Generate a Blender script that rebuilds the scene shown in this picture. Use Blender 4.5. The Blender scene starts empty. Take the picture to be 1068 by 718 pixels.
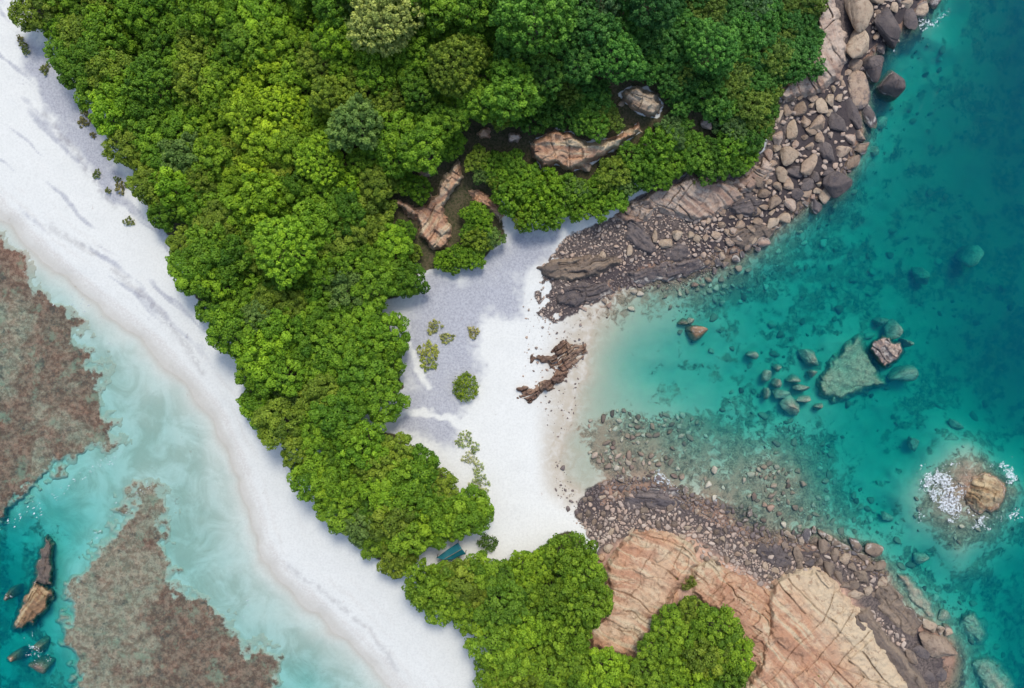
import bpy, math, random
import numpy as np
from mathutils import Vector

# ------------------------------------------------------------------ camera, light, exposure
SC = bpy.context.scene
COL = SC.collection
S = 0.16            # metres per photo pixel on the sea surface
H = 125.0           # flying height of the camera
cam_d = bpy.data.cameras.new('camera')
cam = bpy.data.objects.new('camera', cam_d); COL.objects.link(cam)
cam.location = (0, 0, H); cam.rotation_euler = (0, 0, 0)
cam_d.sensor_width = 36.0; cam_d.lens = 36.0 * H / (1068 * S)
cam_d.clip_start = 1.0; cam_d.clip_end = 5000
SC.camera = cam

SUN_EL, SUN_AZ = 60.0, 16.0     # azimuth clockwise from north (+y)
world = bpy.data.worlds.new('World'); SC.world = world; world.use_nodes = True
wn = world.node_tree.nodes; wl = world.node_tree.links
sky = wn.new('ShaderNodeTexSky'); sky.sky_type = 'NISHITA'; sky.sun_disc = False
sky.sun_elevation = math.radians(SUN_EL); sky.sun_rotation = math.radians(SUN_AZ)
sky.air_density = 1.0; sky.dust_density = 2.0; sky.ozone_density = 1.0
wn['Background'].inputs['Strength'].default_value = 0.15
wl.new(sky.outputs[0], wn['Background'].inputs['Color'])
sun_d = bpy.data.lights.new('sun', 'SUN'); sun_d.energy = 1.5; sun_d.angle = math.radians(16)
sun_d.color = (1.0, 0.955, 0.88)
sun = bpy.data.objects.new('sun', sun_d); COL.objects.link(sun)
sv = Vector((math.cos(math.radians(SUN_EL)) * math.sin(math.radians(SUN_AZ)),
             math.cos(math.radians(SUN_EL)) * math.cos(math.radians(SUN_AZ)), math.sin(math.radians(SUN_EL))))
sun.rotation_euler = sv.to_track_quat('Z', 'Y').to_euler(); sun.location = (60, 40, 140)

SC.view_settings.view_transform = 'Standard'; SC.view_settings.look = 'None'
SC.view_settings.gamma = 1; SC.view_settings.use_curve_mapping = False
SC.view_settings.exposure = 0.72
SC.render.engine = 'CYCLES'
cy = SC.cycles
cy.use_denoising = True; cy.max_bounces = 6; cy.diffuse_bounces = 3; cy.glossy_bounces = 2
cy.transmission_bounces = 4; cy.transparent_max_bounces = 8; cy.volume_bounces = 0
cy.caustics_reflective = False; cy.caustics_refractive = False

rng = np.random.default_rng(7)
random.seed(7)

# ------------------------------------------------------------------ helpers: photo space, noise, polygons
def WX(u, v, z):
    k = S * (H - z) / H
    return (u - 534.0) * k, (359.0 - v) * k

def hash2(ix, iy, seed):
    h = (ix.astype(np.int64) * 374761393 + iy.astype(np.int64) * 668265263 + seed * 974711) & 0x7fffffff
    h = ((h ^ (h >> 13)) * 1274126177) & 0x7fffffff
    return ((h ^ (h >> 16)) & 0xffff) / 65535.0

def vnoise(x, y, seed=0):
    x = np.asarray(x, float); y = np.asarray(y, float)
    ix = np.floor(x); iy = np.floor(y); fx = x - ix; fy = y - iy
    fx = fx * fx * (3 - 2 * fx); fy = fy * fy * (3 - 2 * fy)
    ix = ix.astype(np.int64); iy = iy.astype(np.int64)
    a = hash2(ix, iy, seed); b = hash2(ix + 1, iy, seed); c = hash2(ix, iy + 1, seed); d = hash2(ix + 1, iy + 1, seed)
    return (a * (1 - fx) + b * fx) * (1 - fy) + (c * (1 - fx) + d * fx) * fy

def fbm(x, y, seed=0, octv=4):
    s = 0; a = 0.5; t = 0
    for k in range(octv):
        s = s + a * vnoise(x * 2 ** k + 13.7 * k, y * 2 ** k + 7.1 * k, seed + k); t += a; a *= 0.5
    return s / t          # 0..1

def sstep(a, b, x):
    t = np.clip((x - a) / (b - a), 0, 1); return t * t * (3 - 2 * t)

def seg_dist(px, py, pts, closed=False):
    d = np.full(np.shape(px), 1e9)
    n = len(pts)
    for i in range(n if closed else n - 1):
        x0, y0 = pts[i]; x1, y1 = pts[(i + 1) % n]
        dx, dy = x1 - x0, y1 - y0
        t = np.clip(((px - x0) * dx + (py - y0) * dy) / (dx * dx + dy * dy + 1e-9), 0, 1)
        d = np.minimum(d, np.hypot(px - x0 - t * dx, py - y0 - t * dy))
    return d

def sdf(px, py, pts):
    """signed distance in photo pixels to a polygon, negative inside"""
    px = np.asarray(px, float); py = np.asarray(py, float)
    ins = np.zeros(px.shape, bool); n = len(pts)
    for i in range(n):
        x0, y0 = pts[i]; x1, y1 = pts[(i + 1) % n]
        c = ((y0 > py) != (y1 > py)) & (px < (x1 - x0) * (py - y0) / ((y1 - y0) if y1 != y0 else 1e-9) + x0)
        ins ^= c
    d = seg_dist(px, py, pts, True)
    return np.where(ins, -d, d)

def smooth_line(pts, n=6):
    """Catmull-Rom through the points"""
    p = [pts[0]] + list(pts) + [pts[-1]]; out = []
    for i in range(1, len(p) - 2):
        for k in range(n):
            t = k / n
            q = []
            for c in (0, 1):
                a, b, cc, d = p[i - 1][c], p[i][c], p[i + 1][c], p[i + 2][c]
                q.append(0.5 * (2 * b + (cc - a) * t + (2 * a - 5 * b + 4 * cc - d) * t * t + (3 * b - a - 3 * cc + d) * t ** 3))
            out.append(tuple(q))
    out.append(tuple(pts[-1])); return out

# ------------------------------------------------------------------ helpers: meshes and tags
def mesh_from(name, verts, quads=None, tris=None, smooth=True):
    me = bpy.data.meshes.new(name)
    verts = np.asarray(verts, np.float32)
    nq = 0 if quads is None else len(quads); nt = 0 if tris is None else len(tris)
    me.vertices.add(len(verts)); me.vertices.foreach_set('co', verts.ravel())
    loops = []
    if nq: loops.append(np.asarray(quads, np.int32).ravel())
    if nt: loops.append(np.asarray(tris, np.int32).ravel())
    loops = np.concatenate(loops)
    me.loops.add(len(loops)); me.loops.foreach_set('vertex_index', loops)
    me.polygons.add(nq + nt)
    starts = np.concatenate([np.arange(nq) * 4, nq * 4 + np.arange(nt) * 3]).astype(np.int32)
    me.polygons.foreach_set('loop_start', starts)
    me.polygons.foreach_set('use_smooth', np.full(nq + nt, smooth))
    me.update(calc_edges=True); me.validate()
    return me

def attr(me, name, vals):
    a = me.attributes.new(name, 'FLOAT', 'POINT'); a.data.foreach_set('value', np.asarray(vals, np.float32).ravel())

def obj(name, me, m, parent=None):
    o = bpy.data.objects.new(name, me); COL.objects.link(o)
    if m is not None and me is not None and len(me.materials) == 0: me.materials.append(m)
    if parent is not None: o.parent = parent
    return o

def tag(o, label=None, cat=None, group=None, kind=None):
    if label: o['label'] = label
    if cat: o['category'] = cat
    if group: o['group'] = group
    if kind: o['kind'] = kind
    return o

def empty(name, loc, label, cat, group=None):
    o = bpy.data.objects.new(name, None); COL.objects.link(o); o.location = loc
    o.empty_display_size = 0.3
    return tag(o, label, cat, group)

# ------------------------------------------------------------------ helpers: node materials
class NT:
    def __init__(self, name):
        self.m = bpy.data.materials.new(name); self.m.use_nodes = True
        self.t = self.m.node_tree; self.n = self.t.nodes; self.l = self.t.links
        self.n.clear(); self.out = self.n.new('ShaderNodeOutputMaterial')
    def link(self, a, b): self.l.new(a, b)
    def val(self, sock, v):
        if isinstance(v, (int, float)): sock.default_value = v
        elif isinstance(v, tuple): sock.default_value = (*v, 1) if len(v) == 3 and sock.type == 'RGBA' else v
        else: self.l.new(v, sock)
    def pos(self):
        return self.n.new('ShaderNodeNewGeometry').outputs['Position']
    def objco(self):
        return self.n.new('ShaderNodeTexCoord').outputs['Object']
    def noise(self, vec, scale, detail=4, rough=0.55, dist=0.0, out='Fac'):
        k = self.n.new('ShaderNodeTexNoise'); self.val(k.inputs['Vector'], vec)
        k.inputs['Scale'].default_value = scale; k.inputs['Detail'].default_value = detail
        k.inputs['Roughness'].default_value = rough; k.inputs['Distortion'].default_value = dist
        return k.outputs[out]
    def voro(self, vec, scale, feature='F1', out='Distance', rnd=1.0):
        k = self.n.new('ShaderNodeTexVoronoi'); k.feature = feature; self.val(k.inputs['Vector'], vec)
        k.inputs['Scale'].default_value = scale; k.inputs['Randomness'].default_value = rnd
        return k.outputs[out]
    def map(self, vec, scale=(1, 1, 1), rot=(0, 0, 0), loc=(0, 0, 0)):
        k = self.n.new('ShaderNodeMapping'); self.val(k.inputs['Vector'], vec)
        k.inputs['Scale'].default_value = scale; k.inputs['Rotation'].default_value = rot; k.inputs['Location'].default_value = loc
        return k.outputs[0]
    def math(self, op, a, b=0.0, c=0.0, clamp=False):
        k = self.n.new('ShaderNodeMath'); k.operation = op; k.use_clamp = clamp
        self.val(k.inputs[0], a); self.val(k.inputs[1], b)
        if op in ('MULTIPLY_ADD', 'SMOOTH_MIN'): self.val(k.inputs[2], c)
        return k.outputs[0]
    def ss(self, x, a, b, lo=0.0, hi=1.0):
        k = self.n.new('ShaderNodeMapRange'); k.interpolation_type = 'SMOOTHSTEP'
        self.val(k.inputs['Value'], x); k.inputs['From Min'].default_value = a; k.inputs['From Max'].default_value = b
        k.inputs['To Min'].default_value = lo; k.inputs['To Max'].default_value = hi
        return k.outputs[0]
    def mix(self, f, a, b, mode='MIX'):
        k = self.n.new('ShaderNodeMix'); k.data_type = 'RGBA'; k.blend_type = mode
        self.val(k.inputs[0], f); self.val(k.inputs[6], a); self.val(k.inputs[7], b)
        return k.outputs[2]
    def attr(self, name):
        k = self.n.new('ShaderNodeAttribute'); k.attribute_name = name; return k.outputs['Fac']
    def sep(self, vec, i):
        k = self.n.new('ShaderNodeSeparateXYZ'); self.val(k.inputs[0], vec); return k.outputs[i]
    def bump(self, h, strength=0.5, dist=0.1):
        k = self.n.new('ShaderNodeBump'); self.val(k.inputs['Height'], h)
        k.inputs['Strength'].default_value = strength; k.inputs['Distance'].default_value = dist
        return k.outputs[0]
    def objinfo(self, out): return self.n.new('ShaderNodeObjectInfo').outputs[out]
    def principled(self, col, rough=0.8, normal=None, spec=0.3, sub=None):
        k = self.n.new('ShaderNodeBsdfPrincipled'); self.val(k.inputs['Base Color'], col); self.val(k.inputs['Roughness'], rough)
        k.inputs['Specular IOR Level'].default_value = spec
        if normal is not None: self.link(normal, k.inputs['Normal'])
        return k
    def finish(self, bsdf):
        self.link(bsdf.outputs[0], self.out.inputs['Surface']); return self.m

# ------------------------------------------------------------------ outlines digitised from the photograph (photo pixels)
W_LINE = [(-110, 120), (-60, 165), (-20, 200), (12, 232), (40, 262), (70, 288), (104, 314), (150, 352), (195, 397), (223, 432), (240, 467), (252, 500),
          (263, 529), (271, 560), (282, 588), (303, 612), (333, 638), (366, 666), (392, 692), (412, 718), (440, 770), (470, 850)]
E_LINE = [(1010, -110), (985, -30), (966, 6), (946, 26), (926, 46), (906, 62), (892, 82), (902, 108), (900, 138), (890, 168), (880, 195), (852, 208), (832, 222),
          (812, 238), (790, 252), (765, 268), (735, 280), (705, 286), (668, 296), (640, 308), (622, 326), (614, 355), (612, 388), (600, 425), (588, 455), (581, 480),
          (588, 505), (612, 518), (640, 508), (680, 508), (716, 520), (755, 540), (792, 562), (830, 566), (870, 572), (905, 580),
          (925, 600), (940, 632), (968, 652), (992, 672), (996, 690), (985, 712), (1000, 760), (1040, 850)]
FOREST_N = [(-60, -80), (12, -60), (20, 3), (27, 30), (50, 44), (56, 64), (74, 89), (104, 118), (108, 148), (136, 182), (145, 216), (165, 240), (181, 268), (188, 307),
            (209, 327), (230, 352), (240, 380), (249, 397), (251, 435), (275, 449), (300, 470), (330, 461), (352, 455), (375, 446), (408, 427), (427, 404),
            (421, 369), (410, 331), (394, 318), (406, 322), (444, 300), (444, 284), (430, 262), (425, 240), (412, 225), (408, 205), (425, 180), (440, 172), (470, 165), (486, 172), (488, 190), (505, 200),
            (520, 214), (530, 230), (545, 235), (592, 229), (630, 223), (655, 214), (660, 192), (682, 196), (707, 190), (722, 178), (740, 184), (759, 184), (793, 165),
            (800, 148), (810, 124), (815, 110), (814, 93), (831, 76), (845, 69), (857, 45), (857, 21), (853, 0), (850, -40), (845, -80)]
FOREST_M = [(300, 480), (318, 468), (352, 462), (385, 441), (413, 446), (430, 460), (454, 477), (478, 498), (484, 510), (476, 519), (502, 529), (509, 543), (485, 556),
            (454, 574), (426, 601), (415, 605), (385, 588), (360, 555), (332, 526), (307, 498)]
FOREST_S = [(425, 610), (454, 586), (485, 579), (510, 580), (530, 585), (547, 579), (561, 571), (582, 557), (596, 552), (609, 563), (616, 584), (634, 591), (634, 629),
            (613, 646), (612, 677), (645, 687), (665, 688), (674, 669), (681, 649), (679, 637), (692, 629), (712, 629), (724, 618), (741, 617), (760, 629), (766, 652), (773, 669),
            (790, 676), (791, 694), (772, 716), (765, 790), (500, 790), (499, 718), (495, 705), (506, 684), (492, 660), (471, 655), (444, 636), (426, 619)]
CLEAR = {  # bare rock showing inside the forest
    'grey': [(646, 96), (662, 90), (684, 95), (692, 110), (684, 122), (668, 120), (652, 108)],
    'pink': [(553, 150), (566, 141), (580, 133), (598, 140), (612, 148), (630, 146), (650, 138), (668, 128), (670, 138), (648, 152), (628, 164), (608, 176), (596, 180), (580, 172), (566, 178), (556, 166)],
    'fork': [(477, 165), (485, 186), (472, 200), (462, 216), (470, 240), (468, 258), (452, 260), (438, 246), (436, 232), (422, 222), (408, 214), (416, 206), (434, 216), (445, 212), (456, 196), (466, 180)],
    'spur': [(488, 198), (502, 198), (514, 208), (526, 226), (520, 232), (508, 218), (494, 212)],
}
BRUSH = [(395, 150), (500, 140), (522, 205), (527, 246), (500, 275), (470, 284), (440, 284), (400, 240)]
GREY_SAND = [(445, 285), (470, 285), (512, 270), (528, 240), (552, 238), (590, 233), (572, 262), (552, 282), (536, 330), (508, 330), (500, 360), (497, 420), (478, 440), (470, 470),
             (455, 475), (430, 458), (414, 444), (425, 408), (421, 369), (411, 331), (420, 320), (444, 302)]
GREY_W = [(22, 35), (50, 46), (56, 66), (74, 92), (104, 122), (106, 150), (128, 178), (142, 214), (112, 200), (92, 180), (70, 150), (52, 120), (36, 84), (22, 56)]
REEF_A = [(-80, 190), (-20, 225), (14, 252), (35, 268), (45, 300), (70, 318), (88, 331), (91, 359), (102, 379), (120, 374), (115, 400), (122, 435), (132, 449), (118, 470), (84, 484), (55, 498), (20, 529), (0, 542), (-100, 570)]
REEF_B = [(138, 500), (160, 500), (186, 528), (176, 553), (182, 580), (193, 606), (221, 621), (238, 643), (256, 667), (276, 672), (301, 690), (294, 718), (300, 770), (80, 790), (78, 718), (60, 663), (66, 620), (86, 586), (106, 563), (124, 530)]
COBBLE_NE = [(816, 96), (850, 98), (882, 110), (906, 148), (892, 170), (872, 205), (836, 220), (815, 236), (796, 256), (762, 276), (722, 292), (690, 298), (650, 302), (606, 322), (578, 338),
             (558, 330), (556, 300), (572, 268), (596, 246), (632, 230), (658, 218), (690, 202), (722, 184), (760, 190), (796, 166), (806, 140)]
COBBLE_S = [(600, 535), (612, 508), (650, 496), (692, 500), (730, 518), (780, 530), (802, 552), (850, 556), (902, 566), (930, 596), (922, 622), (882, 606), (834, 600), (800, 620), (772, 604), (742, 566), (700, 552), (640, 562), (622, 572)]
ROCKY = [[(852, -40), (990, -40), (972, 20), (950, 60), (930, 110), (905, 150), (860, 120), (812, 104), (850, 70)], [(612, 590), (632, 560), (660, 545), (720, 545), (800, 600), (880, 600), (960, 640), (1010, 690), (1000, 740), (760, 740), (790, 680), (760, 640), (720, 625), (680, 690), (610, 690)], [(655, 235), (650, 216), (684, 192), (708, 186), (724, 174), (742, 180), (760, 180), (796, 160), (812, 110), (830, 100), (830, 180), (740, 230)]]
WEED = {  # weedy, rubbly patches of sea bed
    'a': [(612, 440), (640, 428), (690, 430), (735, 436), (740, 460), (700, 480), (740, 500), (690, 500), (630, 492), (612, 470)],
    'b': [(790, 450), (820, 436), (850, 450), (872, 470), (870, 500), (880, 540), (840, 560), (790, 552), (740, 520), (760, 490), (800, 480)],
    'c': [(678, 404), (712, 400), (718, 416), (696, 424), (680, 418)],
    'd': [(620, 300), (680, 286), (740, 278), (790, 270), (800, 290), (770, 320), (720, 312), (680, 300), (660, 322), (634, 332)],
    'e': [(940, 490), (970, 462), (1030, 456), (1062, 480), (1072, 520), (1060, 560), (1030, 590), (990, 590), (960, 560), (938, 530)],
    'f': [(940, 610), (965, 596), (985, 620), (1000, 640), (1030, 640), (1032, 668), (1050, 680), (1058, 718), (1000, 730), (990, 690), (970, 655), (945, 640)],
}

# ------------------------------------------------------------------ terrain heights: scattered soundings, interpolated
CP = []
for i, (x, y) in enumerate(W_LINE): CP.append((x, y, 0.0))
for i, (x, y) in enumerate(E_LINE): CP.append((x, y, 0.0))
def offs(line, d, z):
    for i in range(1, len(line) - 1):
        tx, ty = line[i + 1][0] - line[i - 1][0], line[i + 1][1] - line[i - 1][1]
        L = math.hypot(tx, ty); CP.append((line[i][0] + ty / L * d, line[i][1] - tx / L * d, z))
offs(W_LINE, 14, 0.45); offs(W_LINE, -18, -0.17); offs(W_LINE, -42, -0.36)
CP += [(x, y, 1.5) for x, y in [(20, 3), (56, 64), (104, 118), (136, 182), (165, 240), (188, 307), (230, 352), (250, 420), (300, 475), (345, 535), (385, 588), (425, 610), (471, 655), (500, 700)]]
CP += [(60, 20, 2), (150, 515, -0.40), (170, 480, -0.46), (150, 420, -0.32), (215, 520, -0.35), (240, 600, -0.36), (320, 712, -.9), (300, 718, -.8),
       (100, 505, -.8), (125, 485, -.6), (60, 540, -1.9), (66, 558, -2.0), (30, 560, -3.4), (8, 570, -4.2), (10, 600, -5), (20, 640, -4.6), (0, 650, -6), (10, 700, -5), (50, 680, -3.0), (70, 620, -1.1),
       (70, 590, -1.3), (0, 718, -6), (-60, 600, -8), (-60, 720, -9), (92, 560, -1.1), (30, 522, -1.2), (62, 505, -1.0), (10, 545, -2.4), (0, 400, -1.0), (50, 400, -0.9), (10, 445, -1.6), (60, 350, -.8), (-60, 400, -2), (-90, 300, -1.5),
       (150, 600, -0.8), (200, 680, -0.7), (100, 690, -1.0), (160, 550, -.7), (240, 718, -.8), (150, 790, -1.5), (300, 800, -1.2)]
CP += [(640, 345, -0.3), (640, 400, -0.7), (618, 432, -0.3), (658, 375, -1.3), (700, 390, -2.5), (745, 385, -3.2), (700, 345, -1.3), (680, 310, -0.7), (720, 300, -.7), (760, 330, -3.2), (790, 290, -2.4),
       (830, 260, -3.6), (860, 230, -3.4), (810, 330, -4.6), (850, 300, -5), (900, 200, -5), (900, 300, -6.2), (950, 150, -7), (920, 130, -4.5), (975, 100, -6.5), (985, 45, -3.0), (1005, 70, -7), (1000, 15, -6.5), (1060, 20, -12), (1060, 100, -13),
       (1030, 200, -10), (1060, 300, -9.5), (980, 300, -8), (940, 260, -7.5), (1000, 380, -9), (1060, 400, -12), (1050, 440, -9), (960, 420, -6), (900, 430, -4.8), (940, 470, -5.0), (920, 530, -4.2), (1000, 605, -3.5), (1060, 600, -5.5),
       (1025, 620, -5), (1060, 680, -7), (1000, 645, -2.6), (960, 585, -3.8), (900, 520, -3.6), (850, 480, -2.4), (800, 440, -3), (820, 405, -3.2), (770, 420, -3), (700, 430, -1.1), (640, 450, -.4), (680, 470, -.4),
       (740, 475, -.8), (800, 480, -.55), (850, 535, -1.0), (830, 500, -.5), (700, 497, -.5), (780, 540, -.6), (830, 552, -.6), (950, 625, -.8), (890, 560, -1.2), (930, 575, -2.4), (880, 388, -2.8), (925, 365, -4), (985, 510, -.45), (1058, 512, -.7), (1025, 482, -.6), (1022, 545, -.6), (1000, 540, -.5), (962, 500, -.8), (958, 540, -.9), (1000, 575, -.9), (1010, 464, -1.0), (938, 520, -1.7), (990, 445, -3), (1000, 598, -2.2), (1068, 540, -3), (1010, 440, -5.5),
       (1200, 0, -18), (1200, 200, -18), (1200, 400, -17), (1200, 600, -14), (1200, 800, -14), (1100, 850, -10)]
CP += [(500, 60, 8), (400, 60, 7), (650, 80, 10), (750, 80, 8), (700, -20, 13), (550, -20, 11), (300, 100, 4), (200, 60, 3), (300, 0, 6), (100, 20, 2), (800, 120, 5), (835, 30, 5), (600, 155, 6.5), (450, 190, 4), (520, 180, 4.5),
       (600, 205, 3.2), (350, 200, 3), (300, 300, 2), (350, 400, 2), (350, 500, 1.9), (250, 250, 2), (470, 330, 1.6), (520, 300, 1.5), (555, 255, 1.7), (552, 300, 1.25), (540, 400, 1.1), (548, 480, 1.0), (540, 560, 1.3), (585, 545, .9),
       (575, 400, .35), (570, 470, .35), (585, 340, .45), (480, 450, 1.7), (500, 240, 2.2), (540, 640, 2.6), (600, 680, 3.5), (700, 680, 5), (680, 600, 3.2), (640, 640, 3.8), (620, 600, 2.2), (760, 600, 2.6), (760, 690, 5), (820, 640, 3.2),
       (850, 690, 4), (900, 700, 2.6), (920, 655, 0.8), (850, 600, 1.6), (700, 550, 1.2), (770, 575, 1.0), (860, 60, 3.4), (880, 20, 2.6), (850, 100, 2.6), (872, 92, 1.5), (935, 60, -3.5), (910, 80, -1.5), (955, 60, -4), (830, 130, 2.2), (820, 175, 1.2), (780, 200, 1.8), (740, 210, 2.2), (700, 220, 2.0), (660, 225, 1.8),
       (620, 250, 1.2), (640, 275, .5), (700, 260, .7), (760, 240, .9), (590, 275, 1.0), (580, 310, .6), (650, 540, .9), (500, 800, 2.5), (700, 830, 6), (860, 800, 5), (0, -110, 1.4), (300, -110, 7), (600, -110, 14), (850, -110, 6), (920, -60, 2)]
CP = np.array(CP, float)
_c = CP[:, :2]; _K = np.hypot(_c[:, None, 0] - _c[None, :, 0], _c[:, None, 1] - _c[None, :, 1])
_n = len(CP); _A = np.zeros((_n + 1, _n + 1)); _A[:_n, :_n] = _K - np.eye(_n) * 3.0; _A[:_n, _n] = 1; _A[_n, :_n] = 1
_w = np.linalg.solve(_A, np.concatenate([CP[:, 2], [0]]))
def rbf(u, v):
    u = np.clip(np.asarray(u, float), -130, 1210); v = np.clip(np.asarray(v, float), -130, 860)
    sh = u.shape; u = u.ravel(); v = v.ravel(); out = np.empty(u.shape)
    for a in range(0, len(u), 20000):
        b = slice(a, a + 20000)
        out[b] = np.hypot(u[b, None] - _c[None, :, 0], v[b, None] - _c[None, :, 1]) @ _w[:_n] + _w[_n]
    return out.reshape(sh)

def ground(u, v):
    """height of the terrain under a photo point"""
    u = np.asarray(u, float); v = np.asarray(v, float)
    z = rbf(u, v)
    deep = sstep(-1.0, -4.0, z); land = sstep(1.2, 3, z)
    z = z + (fbm(u / 60, v / 60, 3, 4) - .5) * (1.6 * deep + 0.5 * land) + (fbm(u / 17, v / 17, 5, 3) - .5) * (0.9 * deep + .12 + .3 * sstep(-.6, -2, z))
    far = np.maximum(np.maximum(-130 - u, u - 1210), np.maximum(-130 - v, v - 860))
    return np.where(far > 0, z + (np.where(z > .5, z, -20) - z) * sstep(0, 900, far), z)

us = np.concatenate([[-9000, -4000, -2000, -1000, -600, -380, -250, -180], np.arange(-130, 1211, 2.0), [1270, 1350, 1500, 1750, 2200, 3200, 5000, 10000]])
vs = np.concatenate([[-9000, -4000, -2000, -1000, -600, -380, -250, -180], np.arange(-130, 861, 2.0), [920, 1000, 1150, 1400, 1850, 2800, 5000, 10000]])
U, V = np.meshgrid(us, vs)
Z = ground(U, V)
nu, nv = len(us), len(vs)
wu = U + (fbm(U / 9, V / 9, 21, 3) - .5) * 9; wv = V + (fbm(U / 9, V / 9, 22, 3) - .5) * 9     # ragged edges
d_forest = np.minimum.reduce([sdf(wu, wv, p) for p in (FOREST_N, FOREST_M, FOREST_S)])
m_forest = np.where(U > 540, sstep(2, -5, d_forest), sstep(-4, -11, d_forest))
for p in CLEAR.values(): m_forest = m_forest * sstep(-3, 3, sdf(wu, wv, p))
m_forest = np.maximum(m_forest, np.maximum(sstep(9, 12, Z), sstep(2, -6, sdf(wu, wv, BRUSH))))
big_u = U + (fbm(U / 30, V / 30, 31, 3) - .5) * 30; big_v = V + (fbm(U / 30, V / 30, 32, 3) - .5) * 30
m_grey = np.maximum(sstep(20, -24, sdf(big_u, big_v, GREY_SAND)), 0.95 * sstep(13, -12, sdf(big_u, big_v, GREY_W)))
m_grey = m_grey * (.55 + .8 * (fbm(U / 26, V / 26, 51, 4)))
P1 = smooth_line([(398, 318), (410, 332), (424, 352), (432, 374), (440, 392), (446, 402)])
P2 = smooth_line([(375, 450), (395, 438), (425, 431), (455, 433), (480, 441), (500, 452)])
m_grey = m_grey * (1 - 0.75 * sstep(5.5, 1.0, seg_dist(wu, wv, P1))) * (1 - 0.85 * sstep(6.5, 1.5, seg_dist(wu, wv, P2)))
m_grey = np.maximum(m_grey, 0.5 * sstep(5, 1, seg_dist(big_u, big_v, [(508, 262), (512, 300), (508, 330)])))
dlw = seg_dist(U, V, W_LINE) + (fbm(U / 45, V / 45, 78, 3) - .5) * 16; along = (U * .55 + V * .83)
streak = sstep(.50, .74, fbm(dlw / 8, along / 70, 91, 4)) * (Z > .15) * sstep(480, 300, V) * sstep(8, 20, dlw) * (U < 320)
m_grey = np.maximum(m_grey, .62 * streak)
m_grey = np.maximum(m_grey, .55 * sstep(.52, .72, fbm(U / 9, V / 13, 93, 4)) * sstep(12, -10, sdf(big_u, big_v, [(430, 300), (520, 280), (540, 330), (500, 350), (500, 420), (440, 400)])))
d_w = seg_dist(wu, wv, W_LINE); d_e = seg_dist(wu, wv, E_LINE)
m_wet = sstep(0.75, 0.1, Z) * sstep(400, 480, U)                      # beige wet sand of the cove
m_rub = np.maximum(sstep(6, -6, sdf(wu, wv, COBBLE_NE)), sstep(6, -6, sdf(wu, wv, COBBLE_S)))
for p in ROCKY: m_rub = np.maximum(m_rub, sstep(6, -6, sdf(wu, wv, p)))
m_rub = m_rub * np.where(U < 655, sstep(.40, .54, fbm(U / 10, V / 10, 44, 3) + .5 * sstep(575, 655, U) * (V > 400) + .45 * sstep(560, 610, U) * (V < 400)), 1)
m_rub = np.maximum(m_rub, sstep(4, -6, sdf(wu, wv, [(612, 600), (645, 570), (722, 560), (800, 612), (880, 612), (985, 760), (600, 760)])) * (d_forest > -14))
out_land = np.maximum(sstep(-18, -40, V) * sstep(-140, -60, U), sstep(735, 760, V) * sstep(470, 520, U)) * (Z > .6)
m_forest = np.maximum(m_forest, out_land * sstep(870, 850, U)); m_rub = np.maximum(m_rub, out_land * sstep(850, 870, U))
m_cove = sstep(480, 560, U)
m_weed = np.maximum.reduce([sstep(16, -22, sdf(big_u, big_v, WEED[k])) for k in 'abcdf'])
for p in ROCKY: m_rub = np.maximum(m_rub, sstep(6, -6, sdf(wu, wv, p)))
m_rub = m_rub * np.where(U < 655, sstep(.40, .54, fbm(U / 10, V / 10, 44, 3) + .5 * sstep(575, 655, U) * (V > 400) + .45 * sstep(560, 610, U) * (V < 400)), 1)
m_rub = np.maximum(m_rub, sstep(4, -6, sdf(wu, wv, [(612, 600), (645, 570), (722, 560), (800, 612), (880, 612), (985, 760), (600, 760)])) * (d_forest > -14))
out_land = np.maximum(sstep(-18, -40, V) * sstep(-140, -60, U), sstep(735, 760, V) * sstep(470, 520, U)) * (Z > .6)
m_forest = np.maximum(m_forest, out_land * sstep(870, 850, U)); m_rub = np.maximum(m_rub, out_land * sstep(850, 870, U))
m_cove = sstep(480, 560, U)
m_weed = np.maximum(m_weed, 1.0 * sstep(-3.2, -6, Z) * sstep(.42, .66, fbm(U / 30, V / 30, 41, 5)) * .75)
m_weed = np.maximum(m_weed, .9 * sstep(-2.0, -3.6, Z) * sstep(120, 60, U) * sstep(.36, .55, fbm(U / 16, V / 16, 43, 4)))
m_weed = np.maximum(m_weed, .98 * sstep(64, 40, np.hypot((big_u - 1012) / 1.1, big_v - 522)))
BED = [(598, 452), (640, 430), (740, 432), (800, 436), (866, 438), (888, 500), (900, 566), (800, 560), (700, 512), (630, 508)]
BED_N = [(612, 330), (640, 300), (720, 284), (800, 262), (860, 205), (905, 180), (912, 215), (870, 262), (810, 312), (750, 338), (700, 322), (650, 338)]
m_weed = np.maximum(m_weed, .92 * sstep(16, -20, sdf(big_u, big_v, BED)) * (.50 + 1.0 * fbm(U / 22, V / 22, 47, 4)))
m_weed = np.maximum(m_weed, .85 * sstep(14, -18, sdf(big_u, big_v, BED_N)) * (.50 + 1.0 * fbm(U / 20, V / 20, 48, 4)))
m_weed = np.maximum(m_weed, .85 * sstep(-1.2, -2.6, Z) * sstep(.46, .62, .65 * fbm(U / 12, V / 12, 49, 4) + .35 * fbm(U / 60, V / 60, 50, 2)))
shore_rock = sstep(34, 6, d_e) * np.maximum(sstep(640, 680, U) * (V < 305), (V > 495) * sstep(610, 640, U)) * (Z < .4)
m_weed = np.maximum(m_weed, .98 * shore_rock * (.5 + .9 * fbm(U / 14, V / 14, 46, 3)))
wrack = np.zeros_like(U)
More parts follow.
